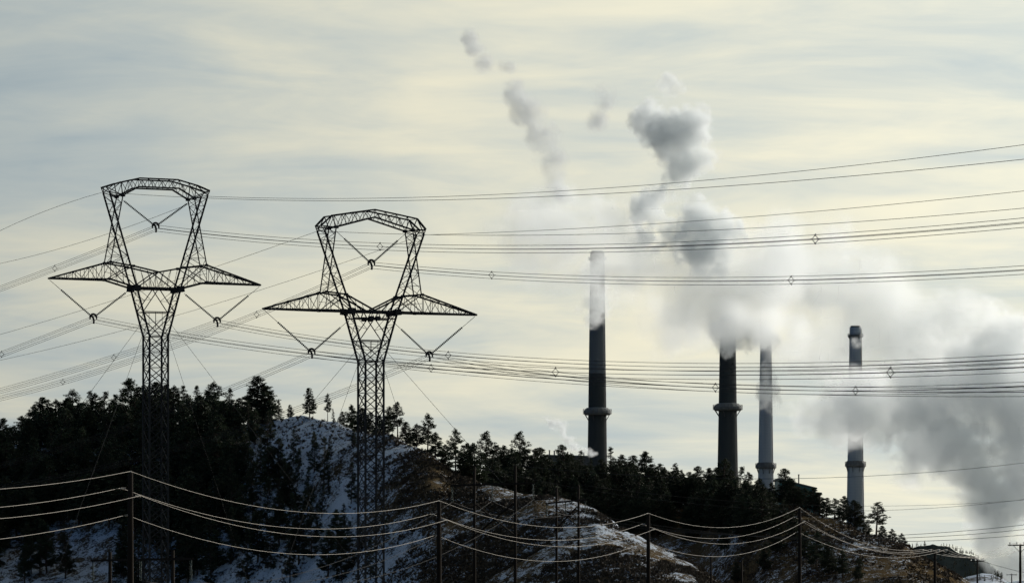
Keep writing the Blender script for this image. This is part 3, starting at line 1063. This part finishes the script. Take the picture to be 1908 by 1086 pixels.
m_needle = needle_material('pine_needles', (0.028, 0.037, 0.020))


def pine_mesh(seed, style, k=24, fat=1.0):
    """10 m pine: tapered bent trunk with limbs, and a crown of needle tufts"""
    rg = np.random.default_rng(seed)
    H = 10.0
    bend = rg.normal(0, 0.16, (6, 2)).cumsum(0) * (0.5 if style != 'young' else 0.2)
    tz = np.linspace(0, H * 0.97, 6)
    axis = lambda z: np.array((np.interp(z, tz, bend[:, 0]), np.interp(z, tz, bend[:, 1]), z))
    tk = MB()
    zs = np.linspace(-0.6, H * 0.96, 12)
    r0 = {'full': 0.19, 'open': 0.18, 'young': 0.12, 'slim': 0.13, 'dense': 0.20}[style]
    tk.tube([axis(max(z, 0)) + (0, 0, min(z, 0)) for z in zs], [r0 * (1 - 0.88 * max(z, 0) / H) + (0.08 if z < 0.3 else 0) for z in zs], 7)
    tuft = []
    base = {'full': 0.16, 'open': 0.36, 'young': 0.05, 'slim': 0.14, 'dense': 0.08}[style]
    nl = {'full': 96, 'open': 58, 'young': 70, 'slim': 74, 'dense': 120}[style]
    wid = {'full': 2.15, 'open': 1.9, 'young': 1.9, 'slim': 1.35, 'dense': 2.35}[style]
    for i in range(nl):
        f = base + (1 - base) * ((i + rg.random()) / nl)
        z = f * H * 0.97
        g = (f - base) / (1 - base)
        if style in ('young', 'slim'):
            prof = (1 - g) ** 0.85 + 0.04
        elif style == 'open':
            prof = (0.5 + 0.5 * min(1, g * 3)) * (1 - g ** 1.5) * 0.95 + 0.10
        else:
            prof = min(1.0, 0.55 + 2.6 * g) * (1 - g) ** 0.72 * 1.08 + 0.05
        L = wid * prof * (0.55 + 0.65 * rg.random())
        th = rg.random() * 2 * math.pi
        rise = (0.25 + 0.5 * g) * (0.6 + 0.8 * rg.random()) - (0.35 if style in ('young', 'slim') and g < 0.5 else 0.05)
        a = axis(z)
        e = a + np.array((math.cos(th) * L, math.sin(th) * L, L * rise * 0.7))
        mid = (a + e) / 2 + np.array((0, 0, -0.06 * L))
        tk.tube([a, mid, e], [0.045 + 0.012 * L, 0.035, 0.015], 4, caps=False)
        n = 1 + int(L / 0.55)
        for q in range(n):
            u = 1.0 - 0.62 * q / max(1, n)
            c = a + (e - a) * u + rg.normal(0, 0.10, 3)
            tuft.append((c, ({'full': 0.56, 'open': 0.54, 'young': 0.50, 'slim': 0.46, 'dense': 0.58}[style] * (1 - 0.35 * g)) * (0.75 + 0.5 * rg.random())))
    for q in range(4):
        tuft.append((axis(H * 0.97) + np.array((0, 0, -0.22 * q)) + rg.normal(0, 0.05, 3), 0.30 + 0.05 * q))
    vs, fs = [], []
    for c, R in tuft:
        dirs = rg.normal(0, 1, (k, 3)); dirs /= np.linalg.norm(dirs, axis=1)[:, None]
        dirs[:, 2] = dirs[:, 2] * 0.75 + 0.12
        for d_ in dirs:
            tip = c + d_ * R * (0.75 + 0.5 * rg.random())
            root = c + d_ * R * 0.15
            sd = np.cross(d_, rg.normal(0, 1, 3)); sd /= np.linalg.norm(sd) + 1e-9
            w_ = fat * R * (0.09 + 0.06 * rg.random())
            m_ = root + (tip - root) * 0.55
            b = len(vs)
            vs += [root, m_ + sd * w_, tip, m_ - sd * w_]
            fs.append((b, b + 1, b + 2, b + 3))
    cr = bpy.data.meshes.new('crown')
    cr.from_pydata([tuple(map(float, v)) for v in vs], [], fs)
    cr.materials.append(m_needle)
    return tk.mesh('trunk', m_bark, True), cr


KINDS = {'full': [pine_mesh(i, 'full') for i in (1, 2, 3, 4)], 'open': [pine_mesh(i, 'open') for i in (11, 12, 13)],
         'young': [pine_mesh(i, 'young') for i in (21, 22, 23)], 'slim': [pine_mesh(i, 'slim') for i in (31, 32, 33)],
         'dense': [pine_mesh(i, 'dense') for i in (41, 42, 43)]}
LITE = [pine_mesh(i, st_, 9, 1.9) for i, st_ in ((51, 'full'), (52, 'dense'), (53, 'slim'), (54, 'full'))]
FAR = [pine_mesh(61, 'slim', 3, 3.2), pine_mesh(62, 'young', 3, 3.2)]


crowd = []
CROWDS = {
    'pines crowding the left slope': ('left slope', [(70, 'at the left edge'), (205, 'left of first pole'), (300, 'behind the first pole'), (390, 'right of left tower legs'), (999, 'below the big pine')], [(855, 'high on'), (930, 'halfway down'), (1000, 'low on'), (1999, 'at the foot of')]),
    'pines scattered on the middle slope': ('snowy slope', [(500, 'below the big pine'), (560, 'below the low bushy pine'), (640, 'below two lone pines'), (1999, 'around the right tower legs')], [(880, 'high on'), (960, 'halfway down'), (1999, 'low on')]),
    'pines crowding the wooded hill': ('wooded hill', [(1105, 'left of the first chimney'), (1215, 'right of the first chimney'), (1320, 'between dark chimneys'), (1999, 'below the two close chimneys')], [(905, 'high on'), (940, 'halfway down'), (1999, 'low on')]),
    'pines on the front of the spur': ('grassy spur', [(1410, 'in the gully'), (1492, 'left of fourth pole'), (1999, 'right of fourth pole')], [(1000, 'high on'), (1999, 'low on')]),
}


def pine(pos, h, style, label, group, wide=1.0):
    t = empty('pine_tree', pos, random.uniform(0, 6.28))
    tag(t, label, 'tree', group)
    tk, cr = random.choice(KINDS[style])
    s = h / 10.0
    for nm_, me in (('trunk', tk), ('crown', cr)):
        o = bpy.data.objects.new(nm_, me)
        o.scale = (s * wide, s * wide, s)
        link(o, t)
    k = S * pos[1]
    if group in CROWDS:
        crowd.append((group, 954.0 + pos[0] / k, HORIZON - (pos[2] + 0.6 * h - EYE) / k, t))
    return t


def skyline(hill, x, top, style, label, group, back=6.0, wide=1.0, min_h=3.0, dz=0.0):
    Yr, _ = hill.crest(x)
    Y = float(Yr) + back
    pos = hill.at(x, Y)
    zt = P(x, top, Y)[2]
    h = max(min_h, zt - pos[2])
    return pine((pos[0], pos[1], pos[2] - 0.25), h, style, label, group, wide)


ORD = ['first', 'second', 'third', 'fourth', 'fifth', 'sixth', 'seventh', 'eighth', 'ninth', 'tenth', 'eleventh', 'twelfth', 'thirteenth', 'fourteenth', 'fifteenth',
       'sixteenth', 'seventeenth', 'eighteenth', 'nineteenth', 'twentieth', 'twenty-first', 'twenty-second', 'twenty-third', 'twenty-fourth', 'twenty-fifth', 'twenty-sixth',
       'twenty-seventh', 'twenty-eighth', 'twenty-ninth', 'thirtieth', 'thirty-first', 'thirty-second', 'thirty-third', 'thirty-fourth', 'thirty-fifth']
left = [(4, 776, 'dense'), (22, 792, 'full'), (42, 772, 'full'), (62, 752, 'full'), (82, 736, 'dense'), (104, 742, 'full'), (122, 738, 'dense'), (137, 724, 'open'), (168, 724, 'slim'), (178, 730, 'full'),
        (192, 726, 'slim'), (212, 731, 'slim'), (228, 728, 'slim'), (247, 702, 'full'), (262, 716, 'full'), (288, 708, 'dense'), (306, 712, 'dense'), (324, 716, 'full'), (343, 715, 'slim'), (368, 714, 'slim'), (384, 726, 'slim'),
        (398, 709, 'full'), (427, 719, 'slim'), (446, 738, 'full'), (468, 720, 'full'), (482, 697, 'dense'), (500, 716, 'full'), (519, 744, 'young')]
for i, (x, y, st) in enumerate(left):
    skyline(near_hill, x, y, st, 'pine on the left ridge skyline, %s from the left edge' % ORD[i], 'pines on the left skyline', random.uniform(-4, 12), 1.6)
skyline(near_hill, 541, 763, 'full', 'low bushy pine at the bare snowy hilltop left of two lone trees', 'pines on the hilltop', 3, 1.3)
skyline(near_hill, 575, 719, 'full', 'taller of the two lone pines on the snowy hilltop', 'pines on the hilltop', 0, 1.15)
skyline(near_hill, 610, 730, 'open', 'slimmer lone pine with bare trunk on the snowy hilltop', 'pines on the hilltop', 0, 0.85)
skyline(near_hill, 621, 758, 'slim', 'tiny pine at the foot of the slimmer lone pine', 'pines on the hilltop', -1, 1.0, 2.0)
mids = [(638, 778, 'full'), (656, 751, 'full'), (673, 756, 'dense'), (690, 764, 'full'), (708, 770, 'dense'), (723, 754, 'full'), (740, 745, 'open'), (756, 782, 'dense'), (776, 786, 'full'), (798, 767, 'open'), (813, 802, 'full'), (830, 824, 'dense'),
        (850, 795, 'open'), (868, 821, 'dense'), (886, 822, 'full')]
for i, (x, y, st) in enumerate(mids):
    skyline(near_hill, x, y, st, 'pine on the skyline right of the hilltop, %s from the right steel tower' % ORD[i] if x > 700 else 'pine on the skyline behind the right steel tower, %s from its left' % ORD[i], 'pines right of the hilltop', random.uniform(2, 12), 1.4 if st != 'open' else 1.15)
ridge = [(907, 800, 'open'), (925, 826, 'full'), (940, 827, 'full'), (954, 832, 'full'), (970, 800, 'open'), (982, 834, 'full'), (998, 832, 'full'), (1008, 830, 'dense'), (1022, 850, 'slim'), (1047, 825, 'full'), (1064, 842, 'full'), (1082, 836, 'slim'),
         (1100, 850, 'slim'), (1120, 852, 'full'), (1137, 829, 'slim'), (1160, 844, 'full'), (1180, 845, 'full'), (1206, 838, 'full'), (1230, 861, 'full'), (1254, 860, 'open'), (1270, 872, 'slim'), (1284, 876, 'full'), (1300, 865, 'full'), (1318, 869, 'full'), (1334, 868, 'dense'),
         (1349, 852, 'full'), (1378, 866, 'slim'), (1394, 876, 'open'), (1415, 888, 'full'), (1438, 896, 'full'), (1462, 869, 'full'), (1478, 892, 'full')]
for i, (x, y, st) in enumerate(ridge):
    skyline(wooded_hill, x, y, st, 'pine on the far wooded ridge skyline, %s counting right from the hill shoulder' % ORD[i], 'pines on the wooded ridge skyline', random.uniform(-2, 14), 1.5 if st != 'open' else 1.2)
spur = [(1470, 890, 'dense', 'dark pine left of the teal building'), (1486, 903, 'dense', 'low dark pine covering the wall of the teal building'), (1526, 914, 'full', 'pine hiding the right corner of the plant hall'), (1500, 906, 'dense', 'bushy pine in front of the teal building'), (1516, 905, 'full', 'pine top before the dark plant hall'), (1541, 924, 'full', 'pine left of three right of the plant hall'), (1555, 925, 'open', 'middle pine of three right of the plant hall'),
        (1571, 921, 'full', 'right pine of three, just left of the last chimney'), (1592, 929, 'dense', 'rounded pine standing before the foot of the last chimney'), (1629, 932, 'open', 'tall open-crowned pine alone right of the last chimney'),
        (1614, 968, 'dense', 'bushy pine below left of the open-crowned pine'), (1644, 976, 'dense', 'bushy pine below right of the open-crowned pine'), (1663, 982, 'full', 'pine near the right end of the spur, taller of two'), (1681, 994, 'full', 'last pine at the right end of the spur')]
for x, y, st, lb in spur:
    skyline(wooded_hill, x, y, st, lb, 'pines on the spur', random.uniform(1, 8), 1.9 if x == 1629 else 1.7)

# the crowd on the slopes
rnd = random.Random(21)
count = 0


SKY_L = ([-60, 0, 40, 80, 120, 170, 250, 330, 400, 440, 480, 520, 600], [792, 792, 778, 750, 746, 738, 724, 724, 730, 742, 728, 772, 800])
SKY_R = ([860, 900, 950, 1000, 1050, 1100, 1150, 1200, 1250, 1300, 1350, 1400, 1440, 1480, 1600], [842, 840, 840, 840, 846, 856, 854, 858, 868, 878, 880, 890, 905, 915, 985])


def stands_out(hill, x, row, h):
    p = hill.at_row(x, row)
    sk = SKY_L if hill is near_hill else SKY_R
    return HORIZON - (p[2] + h - EYE) / (S * p[1]) < np.interp(x, *sk) + 6


def on_slope(hill, x, row, h, style, label, group, wide=1.0):
    while stands_out(hill, x, row, h) and h > 3.5:
        h *= 0.9
    p = hill.at_row(x, row)
    pine((p[0], p[1], p[2] - 0.2), h, style, label, group, wide)


def snow_gap(x, row):
    return (70 < x < 250 and 985 < row < 1062) or (470 < x < 560 and 800 < row < 850) or (545 < x < 640 and 930 < row < 1010) or (165 < x < 195 and 840 < row < 905) or (455 < x < 530 and 880 < row < 960)


n = 0
while n < 118:
    x = rnd.uniform(-25, 470); row = rnd.uniform(812, 1092)
    if snow_gap(x, row): continue
    if x > 400 and rnd.random() < 0.35: continue
    on_slope(near_hill, x, row, rnd.uniform(6.5, 11.5), rnd.choice(['full', 'dense', 'full', 'slim', 'young']), 'dark pine crowded on the left slope, %d percent across and %d percent down', 'pines crowding the left slope', 1.1)
    n += 1
mid_spots = [(455, 870, 7), (498, 860, 8), (520, 905, 7.5), (548, 868, 6), (586, 880, 7), (604, 905, 8.5), (540, 960, 8), (572, 985, 7), (612, 925, 3.0), (655, 940, 6.5), (497, 985, 8), (470, 940, 9), (520, 1020, 8), (560, 1050, 8), (590, 1010, 6),
             (640, 1000, 5), (650, 1060, 7), (480, 1050, 8), (610, 1075, 7), (540, 1085, 8), (660, 830, 4.5), (475, 830, 6), (505, 815, 5), (720, 1010, 3.5), (500, 925, 8), (450, 1010, 9), (440, 905, 9), (585, 835, 3.5), (615, 850, 4), (690, 1080, 6), (460, 900, 8), (485, 905, 7), (530, 935, 7), (555, 905, 6), (575, 945, 6), (470, 975, 8), (520, 985, 8), (548, 1015, 8), (580, 1040, 8), (600, 965, 5), (630, 1040, 7), (505, 1060, 8), (460, 1080, 8), (635, 1085, 7), (670, 1030, 5), (430, 960, 9), (430, 1050, 9)]
for x, row, h in mid_spots:
    h *= 1.2
    on_slope(near_hill, x, row, h, rnd.choice(['young', 'full', 'slim']), 'scattered pine on the snowy middle slope, %d percent across and %d percent down', 'pines scattered on the middle slope', 1.1)
n = 0
while n < 66:
    x = rnd.uniform(1000, 1440); row = rnd.uniform(905, 1010)
    on_slope(wooded_hill, x, row, rnd.uniform(7, 10.5), rnd.choice(['full', 'dense', 'full', 'slim']), 'dark pine crowded on the wooded hill, %d percent across and %d percent down', 'pines crowding the wooded hill', 1.2)
    n += 1
for x, row, h in [(1478, 1010, 7), (1500, 1040, 6), (1520, 1060, 8), (1545, 1070, 7), (1570, 1075, 6), (1600, 1083, 5), (1445, 1030, 8), (1425, 1070, 7), (1395, 1020, 7), (1350, 1030, 6), (1372, 1088, 5), (1460, 980, 6)]:
    on_slope(wooded_hill, x, row, h, rnd.choice(['full', 'dense']), 'pine on the front of the grassy spur, %d percent across and %d percent down', 'pines on the front of the spur', 1.2)

cells = {}
for g_, x_, r_, o_ in crowd:
    nm_, cols_, rows_ = CROWDS[g_]
    key = (nm_, next(c for lim, c in cols_ if x_ < lim), next(c for lim, c in rows_ if r_ < lim))
    cells.setdefault(key, []).append((x_, o_))
for (nm_, c_, r_), mem in cells.items():
    for i, (x_, o_) in enumerate(sorted(mem, key=lambda m: m[0])):
        o_['label'] = '%s pine from left, %s the %s %s' % (ORD[i], r_, nm_, c_)

# a denser mass of trees behind those that can be told apart
POLY = {}


def mass(name, label, hill, n, xr, rr, hr, avoid=None, wide=1.35):
    V_, F_, M_ = [], [], []
    off = 0
    for i in range(n):
        while True:
            x = rnd.uniform(*xr); row = rnd.uniform(*rr)
            hh = rnd.uniform(*hr)
            if avoid and avoid(x, row): continue
            if hill is near_hill or hill is wooded_hill:
                p = hill.at_row(x, row)
                top_row = np.interp(x, *(SKY_L if hill is near_hill else SKY_R)) + rnd.uniform(2, 16)
                hh = min(hh, EYE + (HORIZON - top_row) * S * p[1] - p[2])
            if hh > (3.2 if hill in (near_hill, wooded_hill) else 0): break
        p = np.array(hill.at_row(x, row)); h = hh / 10.0
        tk, cr = rnd.choice(FAR if hill is far_hill or hill is snow_field else LITE)
        th = rnd.uniform(0, 6.28); c, s = math.cos(th), math.sin(th)
        for me, mi in ((tk, 0), (cr, 1)):
            co = np.empty(len(me.vertices) * 3); me.vertices.foreach_get('co', co); co = co.reshape(-1, 3)
            q = np.stack([(co[:, 0] * c - co[:, 1] * s) * wide, (co[:, 0] * s + co[:, 1] * c) * wide, co[:, 2]], 1) * h + p
            V_.append(q)
            ls = [list(f.vertices) for f in me.polygons] if me.name not in POLY else POLY[me.name]
            POLY[me.name] = ls
            F_ += [[v + off for v in f] for f in ls]; M_ += [mi] * len(ls)
            off += len(co)
    me = bpy.data.meshes.new(name)
    me.from_pydata(np.concatenate(V_).tolist(), [], F_)
    me.materials.append(m_bark); me.materials.append(m_needle)
    me.polygons.foreach_set('material_index', M_)
    o = bpy.data.objects.new(name, me); link(o)
    tag(o, label, 'trees', kind='stuff')


mass('forest_mass', 'dark mass of pines filling the wooded hill', wooded_hill, 210, (860, 1445), (888, 1005), (6.0, 10.0), None, 1.55)
mass('forest_mass', 'dark mass of pines filling the left slope', near_hill, 190, (-40, 450), (800, 1010), (7, 11), snow_gap, 1.35)
mass('forest_mass', 'far pines dotted along the distant hill', far_hill, 330, (1640, 1860), (1012, 1084), (2.5, 5.5), None, 1.6)

mass('forest_mass', 'small dark trees dotting the far snow field', snow_field, 40, (1765, 1870), (1066, 1086), (1.6, 3.2))

# brush, sage and grass tufts
m_brush = surface('dry_brush', (0.060, 0.044, 0.028), 0.9, 0.0, 0.5, 0.25)


def brush(name, label, hill, n, xr, size, dens):
    rg = np.random.default_rng(n)
    x = rg.uniform(*xr, n * 3); u = rg.random(n * 3)
    Yr, _ = hill.crest(x)
    Y = Yr - hill.front * (1 - u)
    X = (x - 954.0) * S * Y
    ok = (fbm(X * 0.09, Y * 0.09, 3) + rg.normal(0, 0.05, n * 3)) > dens - 0.5
    ok &= rg.random(n * 3) < np.interp(x, [430, 640, 780], [0.16, 0.25, 1.0])     # little brush under the pines
    X = X[ok][:n]; Y = Y[ok][:n]; n = len(X)
    p = np.stack([X, Y, hill.z(X, Y)], 1)[:, None, :]
    R = (size * (0.35 + 1.1 * rg.random(n) ** 3))[:, None, None]
    m_ = 8
    d_ = rg.normal(0, 1, (n, m_, 3)); d_[..., 2] = np.abs(d_[..., 2]) * 0.8 + 0.15
    d_ /= np.linalg.norm(d_, axis=2)[..., None]
    sd = np.cross(d_, rg.normal(0, 1, (n, m_, 3))); sd /= np.linalg.norm(sd, axis=2)[..., None]
    md_ = p + d_ * R * 0.5
    q = np.stack([np.broadcast_to(p - np.array((0, 0, 0.1)), md_.shape), md_ + sd * R * 0.16, p + d_ * R, md_ - sd * R * 0.16], 2).reshape(-1, 3)
    f = np.arange(len(q)).reshape(-1, 4)
    me = bpy.data.meshes.new(name); me.from_pydata(q.tolist(), [], f.tolist()); me.materials.append(m_brush)
    o = bpy.data.objects.new(name, me); link(o); tag(o, label, 'brush', kind='stuff')


brush('brush', 'dry brush and sage dotting the snowy hillside', near_hill, 30000, (430, 1350), 0.52, 0.42)
brush('brush', 'dry brush on the grassy spur at right', wooded_hill, 9000, (1330, 1790), 0.6, 0.42)

# ------------------------------------------------------------------ steam
def steam_material(name, density, aniso=0.38, color=(0.96, 0.98, 0.995)):
    m, t = material(name)
    out = t.n('ShaderNodeOutputMaterial')
    p = t.n('ShaderNodeVolumePrincipled')
    p.inputs['Color'].default_value = color + (1,)
    p.inputs['Density'].default_value = density
    p.inputs['Density Attribute'].default_value = 'density'
    p.inputs['Anisotropy'].default_value = aniso
    t.link(p.outputs[0], out.inputs['Volume'])
    return m


def steam(name, label, cat, blobs, Y0, mat, voxel, noise_size, noise_amp, cut, gain, warp=0.0, detail=5.0, group=None, dscale=1.0, seed=0.0):
    """a cloud of real density: soft lobes (photo column, row, radius, depth offset in m, weight) broken up by noise, sampled on a grid"""
    lob = []
    for b in blobs:
        x, y, r, dy, a = b[:5]
        Y = Y0 + dy
        c = P(x, y, Y); R = r * S * Y
        sx = b[5] if len(b) > 5 else 1.0       # horizontal stretch
        lob.append((c, (R * sx, R * dscale, R), a))
    lo = [min(c[k] - r[k] for c, r, a in lob) for k in range(3)]
    hi = [max(c[k] + r[k] for c, r, a in lob) for k in range(3)]
    lo[2] = max(lo[2], 1.0)
    tree = bpy.data.node_groups.new(name + '_field', 'GeometryNodeTree')
    tree.interface.new_socket('Geometry', in_out='INPUT', socket_type='NodeSocketGeometry')
    tree.interface.new_socket('Geometry', in_out='OUTPUT', socket_type='NodeSocketGeometry')
    g = NT(tree)
    outn = g.n('NodeGroupOutput')
    pos = g.n('GeometryNodeInputPosition').outputs[0]
    nv = g.v('SCALE', g.v('ADD', pos, (seed * 13.7, seed * 7.1, seed * 3.3)), 1.0 / noise_size)
    p2 = pos
    if warp:
        wn = g.noise(nv, 0.8, 2.0, 0.5, color=True)
        p2 = g.v('ADD', pos, g.v('SCALE', g.v('SUBTRACT', wn, (0.5, 0.5, 0.5)), warp))
    F = None
    for c, r, a in lob:
        q = g.v('MULTIPLY', g.v('SUBTRACT', p2, c), tuple(1.0 / k for k in r))
        d2 = g.v('DOT_PRODUCT', q, q)
        u = g.m('SUBTRACT', 1.0, d2, clamp=True)
        f = g.m('MULTIPLY', g.m('MULTIPLY', u, u), a)
        F = f if F is None else g.m('ADD', F, f)
    n = g.noise(nv, 1.0, detail, 0.62, 0.8)
    n3 = g.noise(g.v('ADD', nv, (31.7, 11.3, 5.9)), 3.6, 4.0, 0.65, 0.6)
    e = g.m('ADD', g.m('MULTIPLY', g.m('SUBTRACT', n, 0.5), noise_amp), g.m('MULTIPLY', g.m('SUBTRACT', n3, 0.5), noise_amp * 0.55))
    # noise carves where there is steam and never adds it out of nothing
    have = g.m('MULTIPLY', F, 4.0, clamp=True)
    dens = g.m('MULTIPLY', g.m('SUBTRACT', g.m('ADD', F, g.m('MULTIPLY', e, have)), cut), gain)
    dens = g.m('MINIMUM', g.m('MAXIMUM', dens, 0.0), 2.0)
    vc = g.n('GeometryNodeVolumeCube')
    g.link(dens, vc.inputs['Density'])
    vc.inputs['Min'].default_value = lo
    vc.inputs['Max'].default_value = hi
    for k, ax in enumerate('XYZ'):
        vc.inputs['Resolution ' + ax].default_value = max(8, int((hi[k] - lo[k]) / voxel))
    sm = g.n('GeometryNodeSetMaterial')
    g.link(vc.outputs[0], sm.inputs[0]); sm.inputs['Material'].default_value = mat
    g.link(sm.outputs[0], outn.inputs[0])
    me = bpy.data.meshes.new(name)
    me.materials.append(mat)
    o = bpy.data.objects.new(name, me)
    md = o.modifiers.new('steam', 'NODES'); md.node_group = tree
    link(o)
    tag(o, label, cat, group, 'stuff')
    return o


m_steam = steam_material('steam', 0.052, 0.5, (0.955, 0.976, 0.984))
m_bank = steam_material('bank_steam', 0.030, 0.5, (0.955, 0.976, 0.984))
m_puff = steam_material('puff_steam', 0.085, 0.30, (0.925, 0.950, 0.960))
m_puff_small = steam_material('vent_steam', 0.30)
m_veil_thin = steam_material('veil_steam_thin', 0.055, 0.5, (0.955, 0.976, 0.984))
m_veil = steam_material('veil_steam', 0.075, 0.5, (0.955, 0.976, 0.984))
m_wisp = steam_material('thin_steam', 0.085, 0.05, (0.90, 0.92, 0.93))
YS = 2330.0
# the plume that climbs from the cooling tower, lower right
steam('steam_plume', 'thick grey steam plume climbing from lower right and leaning left across the last chimney', 'steam', [
    (1905, 1085, 80, 30, 1.1), (1868, 1040, 55, 20, 1.3), (1852, 985, 62, 10, 1.3), (1872, 930, 78, 0, 1.2), (1820, 915, 70, 0, 1.2),
    (1900, 860, 100, 10, 1.2), (1790, 850, 85, 0, 1.2), (1725, 815, 90, 0, 1.2), (1650, 785, 80, 0, 1.2), (1580, 775, 82, 0, 1.2), (1505, 768, 62, 0, 1.0),
    (1690, 725, 95, 10, 0.9), (1790, 745, 110, 10, 1.1), (1900, 750, 130, 20, 1.3), (1905, 640, 90, 20, 1.2), (1835, 665, 85, 10, 0.9), (1760, 650, 80, 20, 0.7), (1850, 590, 60, 20, 0.6),
    (1700, 865, 70, 0, 0.8), (1960, 900, 120, 20, 1.1), (1960, 760, 120, 30, 1.1), (1960, 1010, 100, 40, 1.0), (1600, 730, 70, 0, 0.6)],
    YS, m_steam, 1.3, 26.0, 4.2, 0.24, 2.6, warp=14.0, seed=1.0, detail=7.0)
steam('steam_bank', 'broad pale bank of drifting steam hanging over the chimney tops', 'steam', [
    (1265, 585, 85, 0, 1.5), (1245, 640, 45, 0, 1.2), (1330, 570, 90, 0, 1.2), (1410, 580, 80, 0, 1.5), (1340, 490, 110, 10, 1.0), (1450, 510, 100, 10, 1.1),
    (1470, 630, 80, 0, 0.9), (1356, 590, 62, -40, 2.2), (1427, 620, 45, -30, 1.6), 
    (1150, 470, 140, 0, 0.9), (1040, 440, 140, 0, 0.7), (960, 420, 90, 0, 0.45),
    (1460, 440, 70, 10, 0.8), (1560, 440, 60, 10, 0.7), (1230, 500, 90, 0, 0.8)],
    YS, m_bank, 1.4, 28.0, 3.6, 0.14, 1.8, warp=18.0, seed=2.0, detail=7.0)
steam('steam_bank', 'soft white steam filling the sky behind and right of the last chimney', 'steam', [
    (1500, 540, 115, 0, 1.2), (1610, 540, 115, 0, 1.2), (1690, 610, 115, 0, 1.3), (1790, 610, 95, 0, 1.2), (1580, 640, 90, 0, 1.0), (1690, 700, 100, 0, 1.2), (1520, 650, 90, 0, 1.0), (1880, 640, 90, 0, 1.2), (1780, 690, 100, 0, 1.2), (1430, 470, 90, 0, 0.8), (1560, 450, 70, 0, 0.8)],
    YS + 240.0, m_bank, 1.6, 30.0, 3.4, 0.14, 1.8, warp=18.0, seed=8.0, detail=7.0)
steam('steam_puff', 'dark rounded steam puff with bright right edge floating highest over the chimneys', 'steam', [
    (1205, 220, 48, 0, 1.2), (1245, 245, 66, 0, 1.5), (1290, 235, 52, 0, 1.4), (1285, 295, 58, 5, 0.8), (1240, 300, 42, 5, 0.7), (1322, 290, 42, 5, 0.55), (1250, 168, 34, 0, 0.6), (1270, 320, 44, 5, 0.6)],
    YS, m_puff, 0.9, 16.0, 5.4, 0.26, 4.0, warp=14.0, seed=3.0, detail=7.0)
steam('steam_puff', 'billowing steam puff just above the bank, left of the chimney pair', 'steam', [
    (1215, 375, 46, 0, 1.0), (1200, 395, 36, 0, 0.9), (1295, 405, 58, 0, 0.9), (1345, 430, 58, 0, 1.0), (1280, 445, 60, 0, 0.8), (1330, 465, 65, 0, 0.8), (1250, 350, 44, 0, 0.6), (1225, 430, 55, 0, 0.5)],
    YS, m_puff, 0.9, 16.0, 5.4, 0.26, 4.0, warp=14.0, seed=4.0, detail=7.0)
steam('steam_veil', 'torn veil of steam drifting across the upper shaft of the first chimney', 'steam', [
    (1116, 492, 28, 0, 0.7, 1.5), (1108, 515, 32, 0, 0.9, 1.5), (1118, 545, 34, 0, 1.0, 1.5), (1110, 572, 34, 0, 1.0, 1.5), (1112, 596, 26, 0, 1.0, 1.4)],
    2600.0, m_veil_thin, 0.8, 10.0, 4.4, 0.22, 3.5, warp=8.0, seed=9.0, detail=6.0)
steam('steam_veil', 'torn veil of steam across the shafts of the two close chimneys', 'steam', [
    (1356, 615, 44, 0, 1.3), (1352, 650, 30, 0, 0.8), (1428, 630, 36, 0, 1.1), (1428, 690, 28, 0, 0.7), (1432, 722, 34, 0, 1.1), (1436, 752, 26, 0, 0.9), (1395, 620, 50, 0, 0.8)],
    2520.0, m_veil, 0.8, 10.0, 4.4, 0.22, 3.5, warp=8.0, seed=10.0, detail=6.0)
steam('steam_veil', 'torn veil of steam round the upper shaft of the last chimney', 'steam', [
    (1598, 640, 24, 0, 0.7), (1594, 715, 40, 0, 1.3), (1590, 745, 50, 0, 1.2), (1620, 715, 45, 0, 0.8), (1560, 735, 50, 0, 0.8), (1596, 812, 30, 0, 1.2)],
    2440.0, m_veil, 0.8, 10.0, 4.4, 0.22, 3.5, warp=8.0, seed=11.0, detail=6.0)
steam('steam_wisp', 'faint torn wisps of steam trailing up to the upper left', 'steam', [
    (873, 72, 24, 0, 1.0), (885, 95, 24, 0, 0.9), (905, 122, 26, 0, 0.9), (945, 128, 22, 0, 0.5), (962, 178, 34, 0, 0.9), (985, 215, 42, 0, 1.0), (1010, 255, 44, 0, 0.9), (1030, 300, 42, 0, 0.7), (1045, 365, 28, 0, 1.3),
    (1125, 180, 34, 0, 0.7), (1115, 228, 30, 0, 0.8), (1040, 340, 40, 0, 0.5)],
    YS, m_wisp, 1.0, 15.0, 3.4, 0.03, 1.8, warp=10.0, seed=5.0, detail=6.0)
steam('steam_wisp', 'small white vent steam drifting over the pines left of the first chimney', 'steam', [
    (1102, 845, 9, 0, 1.3, 1.8), (1088, 840, 10, 0, 1.1, 1.8), (1072, 832, 12, 0, 1.0, 1.6), (1058, 820, 13, 0, 0.9, 1.3), (1050, 806, 13, 0, 0.8), (1042, 792, 15, 0, 0.8, 1.5), (1024, 785, 16, 0, 0.5, 1.6)],
    1860.0, m_puff_small, 0.35, 3.0, 3.6, 0.2, 1.8, warp=4.0, seed=6.0, detail=6.0)
